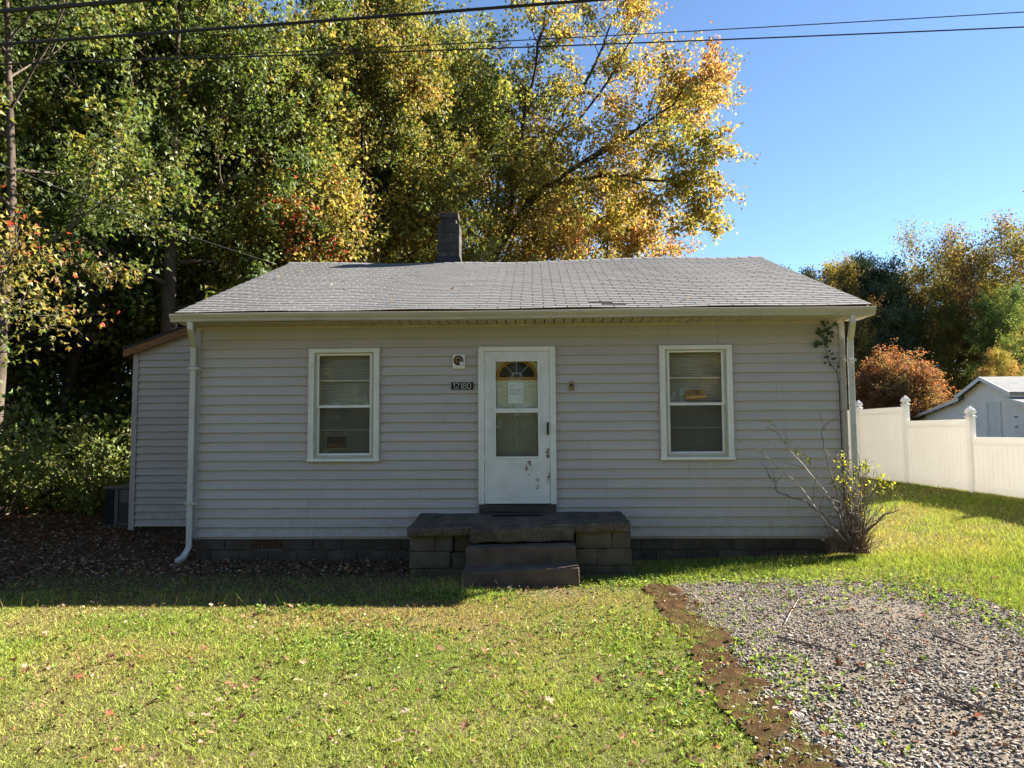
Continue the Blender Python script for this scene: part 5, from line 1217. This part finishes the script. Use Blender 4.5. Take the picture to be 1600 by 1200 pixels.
sk = part('seed_stalks', np_mesh('seed_stalks', V, F, M['grass'], np.repeat(np.clip(col, 0.02, 0.7), 3, 0)))
tag(sk, 'scattered tall dry seed stalks standing above the mown lawn', 'weeds', kind='stuff')

# broad leaved weeds
P, Aout = [], []
for (n_, cx, cy, rx, ry) in ((260, -1.55, -3.65, 0.55, 0.4), (120, -2.3, -2.6, 0.4, 0.3), (210, 0.85, -3.9, 0.28, 1.2), (130, 0.95, -5.0, 0.25, 0.7), (340, 1.9, -1.25, 0.8, 0.25), (160, 0.9, -1.35, 0.4, 0.25), (260, 3.7, -2.2, 0.4, 0.6), (140, 1.7, -4.4, 0.25, 0.9), (240, -0.8, -2.0, 0.5, 0.2), (120, 0.4, -3.4, 0.7, 0.5), (100, 3.0, -1.7, 0.7, 0.2), (90, 2.6, -2.2, 0.8, 0.6), (420, -1.0, -4.2, 2.8, 1.3), (120, 3.9, -3.2, 0.3, 0.8)):
    cx_ = rng.normal(cx, rx*0.7, n_); cy_ = rng.normal(cy, ry*0.7, n_); k = clear_of_house(cx_, cy_); cx_, cy_ = cx_[k], cy_[k]
    for j in range(5):
        a = rng.random(len(cx_))*2*PI; P.append(np.stack([cx_, cy_, zg(cx_, cy_)+0.006+0.022*rng.random(len(cx_))], 1)); Aout.append(np.stack([np.cos(a), np.sin(a), 0.15+0.5*rng.random(len(cx_))], 1)*3)
P = np.concatenate(P); Aout = np.concatenate(Aout); n = len(P)
wv = leaf_mesh('weeds', P, rng.uniform(0.02, 0.045, n), palette(n, rng, [(0.10, 0.17, 0.03), (0.16, 0.24, 0.04), (0.25, 0.30, 0.06)], [0.3, 0.4, 0.3]), rng, M['weed'], 0.0, 0.26, Aout)
tag(part('weeds', wv), 'low broad leaved green weeds in the lawn and along the moss', 'weeds', kind='stuff')

# gravel
def stones(n, x, y, size, lift=0.0):
    base = np.array([(-1, -1, -0.7), (1, -1, -0.7), (1, 1, -0.7), (-1, 1, -0.7), (-0.75, -0.75, 0.75), (0.8, -0.7, 0.6), (0.7, 0.8, 0.8), (-0.8, 0.7, 0.55)])
    v = base[None]*(1+0.35*rng.normal(size=(n, 8, 3)).clip(-1, 1)); sc = size[:, None, None]*np.stack([rng.uniform(0.7, 1.3, n), rng.uniform(0.5, 1.0, n), rng.uniform(0.4, 0.75, n)], 1)[:, None, :]
    v = v*sc*0.5; a = rng.random(n)*2*PI; c_, s_ = np.cos(a)[:, None], np.sin(a)[:, None]; tl = rng.normal(0, 0.35, n)[:, None]
    X_ = v[..., 0]*c_-v[..., 1]*s_; Y_ = v[..., 0]*s_+v[..., 1]*c_; Z_ = v[..., 2]+X_*tl
    V = np.stack([X_+x[:, None], Y_+y[:, None], Z_+(zg(x, y)+0.008+lift)[:, None]+size[:, None]*0.18], 2).reshape(-1, 3)
    i = (np.arange(n)*8)[:, None]
    F = np.concatenate([i+np.array(f) for f in ((4, 5, 6, 7), (0, 1, 5, 4), (1, 2, 6, 5), (2, 3, 7, 6), (3, 0, 4, 7))])
    return V, F
n = 115000; x, y = scatter(n, 1.0, 4.7, -8.2, -1.3)
u = rng.random(n); dens = S(0.25, 0.6, fbm(x, y, 0.9, 17)+0.12*S(-2.5, -5.5, y))
k = (in_gravel(x, y, 0.03) | (in_moss(x, y) & (rng.random(n) < 0.12))) & (rng.random(n) < 0.14+0.2*S(-3, -5, y)+0.72*dens) & ((y < -4.2) | (rng.random(n) < 0.8))
x, y = x[k], y[k]; n = len(x)
size = (0.006+0.0145*rng.random(n)**2.2)*(1+0.5*S(-3.0, -5.5, y))*np.where(rng.random(n) < 0.01, 1.9, 1.0)
V, F = stones(n, x, y, size)
tcol = np.array([(0.30, 0.265, 0.225), (0.22, 0.195, 0.17), (0.38, 0.325, 0.26), (0.28, 0.215, 0.155), (0.15, 0.135, 0.12), (0.45, 0.41, 0.35)])[rng.choice(6, n, p=(0.3, 0.25, 0.17, 0.12, 0.1, 0.06))]*0.88*(1+0.15*rng.normal(size=(n, 1)))
tag(part('gravel', np_mesh('gravel', V, F, M['stone'], np.repeat(np.clip(tcol, 0.03, 0.7), 8, 0))), 'grey crushed stone gravel covering the driveway', 'gravel', kind='stuff')
print('stones', n)

# leaf litter of the wood floor and under the eave
n = 36000; x = rng.uniform(-14, -4.2, n); y = rng.uniform(-3.2, 11, n); k = clear_of_house(x, y) & (rng.random(n) < np.clip(litter_shade_mask(x, y)+0.03, 0, 1)); X1, Y1 = x[k], y[k]
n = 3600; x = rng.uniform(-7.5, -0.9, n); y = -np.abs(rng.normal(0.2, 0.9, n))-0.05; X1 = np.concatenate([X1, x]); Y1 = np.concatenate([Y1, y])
n = 6500; x = rng.uniform(-6, 6, n); y = rng.uniform(-6.5, -1.6, n); X1 = np.concatenate([X1, x]); Y1 = np.concatenate([Y1, y])
n = 140; x = rng.normal(0.0, 0.5, n); y = rng.normal(-1.75, 0.12, n); X1 = np.concatenate([X1, x]); Y1 = np.concatenate([Y1, y])
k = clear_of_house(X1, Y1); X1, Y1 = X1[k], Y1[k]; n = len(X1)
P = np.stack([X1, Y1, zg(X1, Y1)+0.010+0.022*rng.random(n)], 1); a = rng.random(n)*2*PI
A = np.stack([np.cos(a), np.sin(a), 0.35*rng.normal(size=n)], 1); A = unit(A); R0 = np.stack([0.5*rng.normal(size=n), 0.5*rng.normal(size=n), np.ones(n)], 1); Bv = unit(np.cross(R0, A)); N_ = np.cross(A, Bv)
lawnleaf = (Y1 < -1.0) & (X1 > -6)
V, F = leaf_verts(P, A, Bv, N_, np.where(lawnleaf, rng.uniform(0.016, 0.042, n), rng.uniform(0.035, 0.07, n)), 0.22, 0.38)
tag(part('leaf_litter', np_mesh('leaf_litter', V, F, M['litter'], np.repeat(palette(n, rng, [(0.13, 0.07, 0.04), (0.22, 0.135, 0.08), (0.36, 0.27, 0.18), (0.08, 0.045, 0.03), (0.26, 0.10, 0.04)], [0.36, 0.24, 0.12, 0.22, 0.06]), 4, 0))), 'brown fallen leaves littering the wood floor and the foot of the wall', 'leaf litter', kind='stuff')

# single fallen leaves on the lawn, drive and roof
def lobed(seed, colr):
    r = random.Random(seed); v = [(0, 0, 0)]; k = 15
    for i in range(k):
        a = 2*PI*i/k; rad = (1.0 if i % 3 == 0 else 0.55 if i % 3 == 1 else 0.62)*r.uniform(0.8, 1.15)*(0.8+0.25*math.cos(a))
        u_, w_ = rad*math.cos(a), rad*math.sin(a); v.append((u_, w_, 0.35*w_*w_*r.uniform(0.4, 1.3)+0.2*u_*u_*r.uniform(-0.3, 1.0)+r.uniform(-0.06, 0.1)))
    F = [(0, 1+i, 1+(i+1) % k) for i in range(k)]
    c = np.clip(np.array(colr)[None]*(1+0.15*np.random.default_rng(seed).normal(size=(k+1, 1))), 0.01, 0.8)
    return np_mesh('fallen_leaf', np.array(v), np.array(F), M['dryleaf'], c)
LC = {'dark brown': (0.12, 0.055, 0.03), 'pale tan': (0.34, 0.255, 0.18), 'rust red': (0.19, 0.065, 0.032), 'brown': (0.22, 0.12, 0.065)}
LM = {k: [lobed(i*7+j, c) for j in range(4)] for i, (k, c) in enumerate(LC.items())}
def ground_at(px_, py_):
    d = CF + (px_-800)/FPX*CR - (py_-600)/FPX*CU; z = 0.0
    for _ in range(4): p = CPOS+d*((z-CPOS.z)/d.z); z = zgf(p.x, p.y)
    return p
placed = [(418, 1043, 'brown', .06), (320, 1021, 'dark brown', .05), (170, 1035, 'dark brown', .05), (62, 1060, 'dark brown', .06), (22, 1040, 'dark brown', .05), (136, 1166, 'dark brown', .055), (232, 1112, 'rust red', .05), (185, 1184, 'rust red', .04), (65, 1182, 'dark brown', .05), (935, 1073, 'dark brown', .06), (815, 1068, 'brown', .05), (685, 1021, 'brown', .06), (707, 1085, 'pale tan', .055), (635, 1122, 'pale tan', .05), (620, 1170, 'pale tan', .07), (725, 1147, 'brown', .055), (670, 1187, 'pale tan', .05), (580, 1087, 'pale tan', .05), (857, 1103, 'pale tan', .06), (1020, 1105, 'rust red', .05), (400, 968, 'dark brown', .06), (500, 1042, 'rust red', .04), (651, 1090, 'rust red', .035), (320, 1128, 'pale tan', .06), (340, 1104, 'pale tan', .05), (376, 1132, 'dark brown', .05), (300, 1128, 'pale tan', .04), (540, 1110, 'dark brown', .045), (246, 942, 'pale tan', .05), (286, 970, 'pale tan', .05), (395, 988, 'pale tan', .045), (415, 960, 'pale tan', .04), (455, 954, 'brown', .05), (600, 955, 'dark brown', .04), (560, 990, 'brown', .04), (75, 1030, 'dark brown', .04), (150, 1000, 'brown', .05), (210, 1010, 'dark brown', .04), (95, 1000, 'brown', .05), (830, 940, 'dark brown', .04), (1150, 880, 'rust red', .05), (1156, 900, 'rust red', .04), (1344, 1048, 'rust red', .05), (1445, 970, 'rust red', .06), (1438, 968, 'rust red', .05), (1532, 1130, 'rust red', .06), (1350, 938, 'rust red', .04), (1222, 1163, 'pale tan', .05), (1310, 1045, 'dark brown', .05), (1290, 1160, 'brown', .05), (1442, 1010, 'dark brown', .05), (975, 1070, 'rust red', .03), (1035, 1060, 'brown', .04), (780, 1000, 'pale tan', .03), (1090, 1090, 'rust red', .03), (1270, 1025, 'brown', .05), (760, 1075, 'brown', .04), (870, 1165, 'brown', .04), (1000, 950, 'brown', .04), (890, 960, 'dark brown', .035)]
def leaf_obj(p, colr, s_, label, group, k):
    o = part('fallen_leaf', LM[colr][k % 4], None, p); s_ *= 0.85 if colr == 'pale tan' else 1.0; o.scale = (s_*1.1, s_*0.85, s_*0.95); rr_ = random.Random(k*13)
    o.rotation_euler = (rr_.uniform(-0.5, 0.5), rr_.uniform(-0.5, 0.5), rr_.uniform(0, 6.3)); tag(o, label, 'leaf', group)
k = 0
for (px_, py_, c_, s_) in placed:
    p = ground_at(px_, py_); p.z += 0.042
    where = 'gravel driveway' if in_gravel(np.float64(p.x), np.float64(p.y)) else 'sunlit lawn'
    leaf_obj(p, c_, s_, f'{c_} fallen leaf lying on the {where}', f'{c_} leaves on the {where}', k); k += 1
rr_ = random.Random(12)
for i in range(190):
    x, y = rr_.uniform(-5.2, 4), rr_.uniform(-6.2, -2.2)
    if abs(x) > (y+9.5)*0.72: continue
    c_ = rr_.choices(['dark brown', 'pale tan', 'rust red', 'brown'], [0.34, 0.3, 0.05, 0.31])[0]
    where = 'gravel driveway' if in_gravel(np.float64(x), np.float64(y)) else 'sunlit lawn'
    leaf_obj(Vector((x, y, zgf(x, y)+0.036)), c_, rr_.uniform(0.028, 0.05), f'{c_} fallen leaf lying on the {where}', f'{c_} leaves on the {where}', k); k += 1
for (px_, py_) in ((392, 458), (409, 433), (415, 434), (436, 434), (440, 435), (510, 451), (519, 446), (548, 449), (547, 437), (455, 473), (417, 467), (614, 472), (706, 453), (717, 457), (738, 447), (786, 442), (758, 475), (744, 426), (594, 439), (470, 424), (475, 444), (430, 424), (950, 440), (1010, 452), (1076, 466)):
    d = CF + (px_-800)/FPX*CR - (py_-600)/FPX*CU   # meet the roof plane
    nrm = Vector((0, -math.sin(ANG), math.cos(ANG))); p0 = Vector((0, YE, ZE+0.02)); t_ = (p0-CPOS).dot(nrm)/d.dot(nrm); p = CPOS+d*t_
    if p.y < YE: continue
    c_ = rr_.choices(['pale tan', 'brown'], [0.75, 0.25])[0]
    leaf_obj(p+Vector((0, 0, 0.015)), c_, 0.05, f'{c_} curled leaf resting on the shingle roof', f'{c_} leaves on the roof', k); k += 1
# sticks on the drive
for (pts_, lab) in (([(1215, 1000), (1265, 1012), (1315, 1025)], 'thin dead stick lying on the gravel near the lawn edge at right'), ([(1465, 1092), (1520, 1110), (1568, 1122)], 'longer dark stick lying across the gravel at right'), ([(1188, 1032), (1210, 1034), (1232, 1033)], 'short dark stick on the gravel near the moss'), ([(1458, 998), (1495, 1010), (1535, 1026)], 'dark stick on the gravel near the right grass edge'), ([(1228, 976), (1236, 960), (1248, 940)], 'pale stem lying on the far part of the gravel'), ([(1152, 1005), (1165, 1011), (1176, 1017)], 'short stub of wood at the moss edge')):
    q = [ground_at(*p)+Vector((0, 0, 0.025)) for p in pts_]; mb = MB(); mb.tube(q, [0.009, 0.008, 0.005] if 'pale' not in lab else [0.004, 0.0035, 0.002], 6)
    tag(part('stick', mb.mesh('stick', M['twig'] if 'pale' not in lab else M['twig_pale'])), lab, 'stick', 'sticks on the driveway')
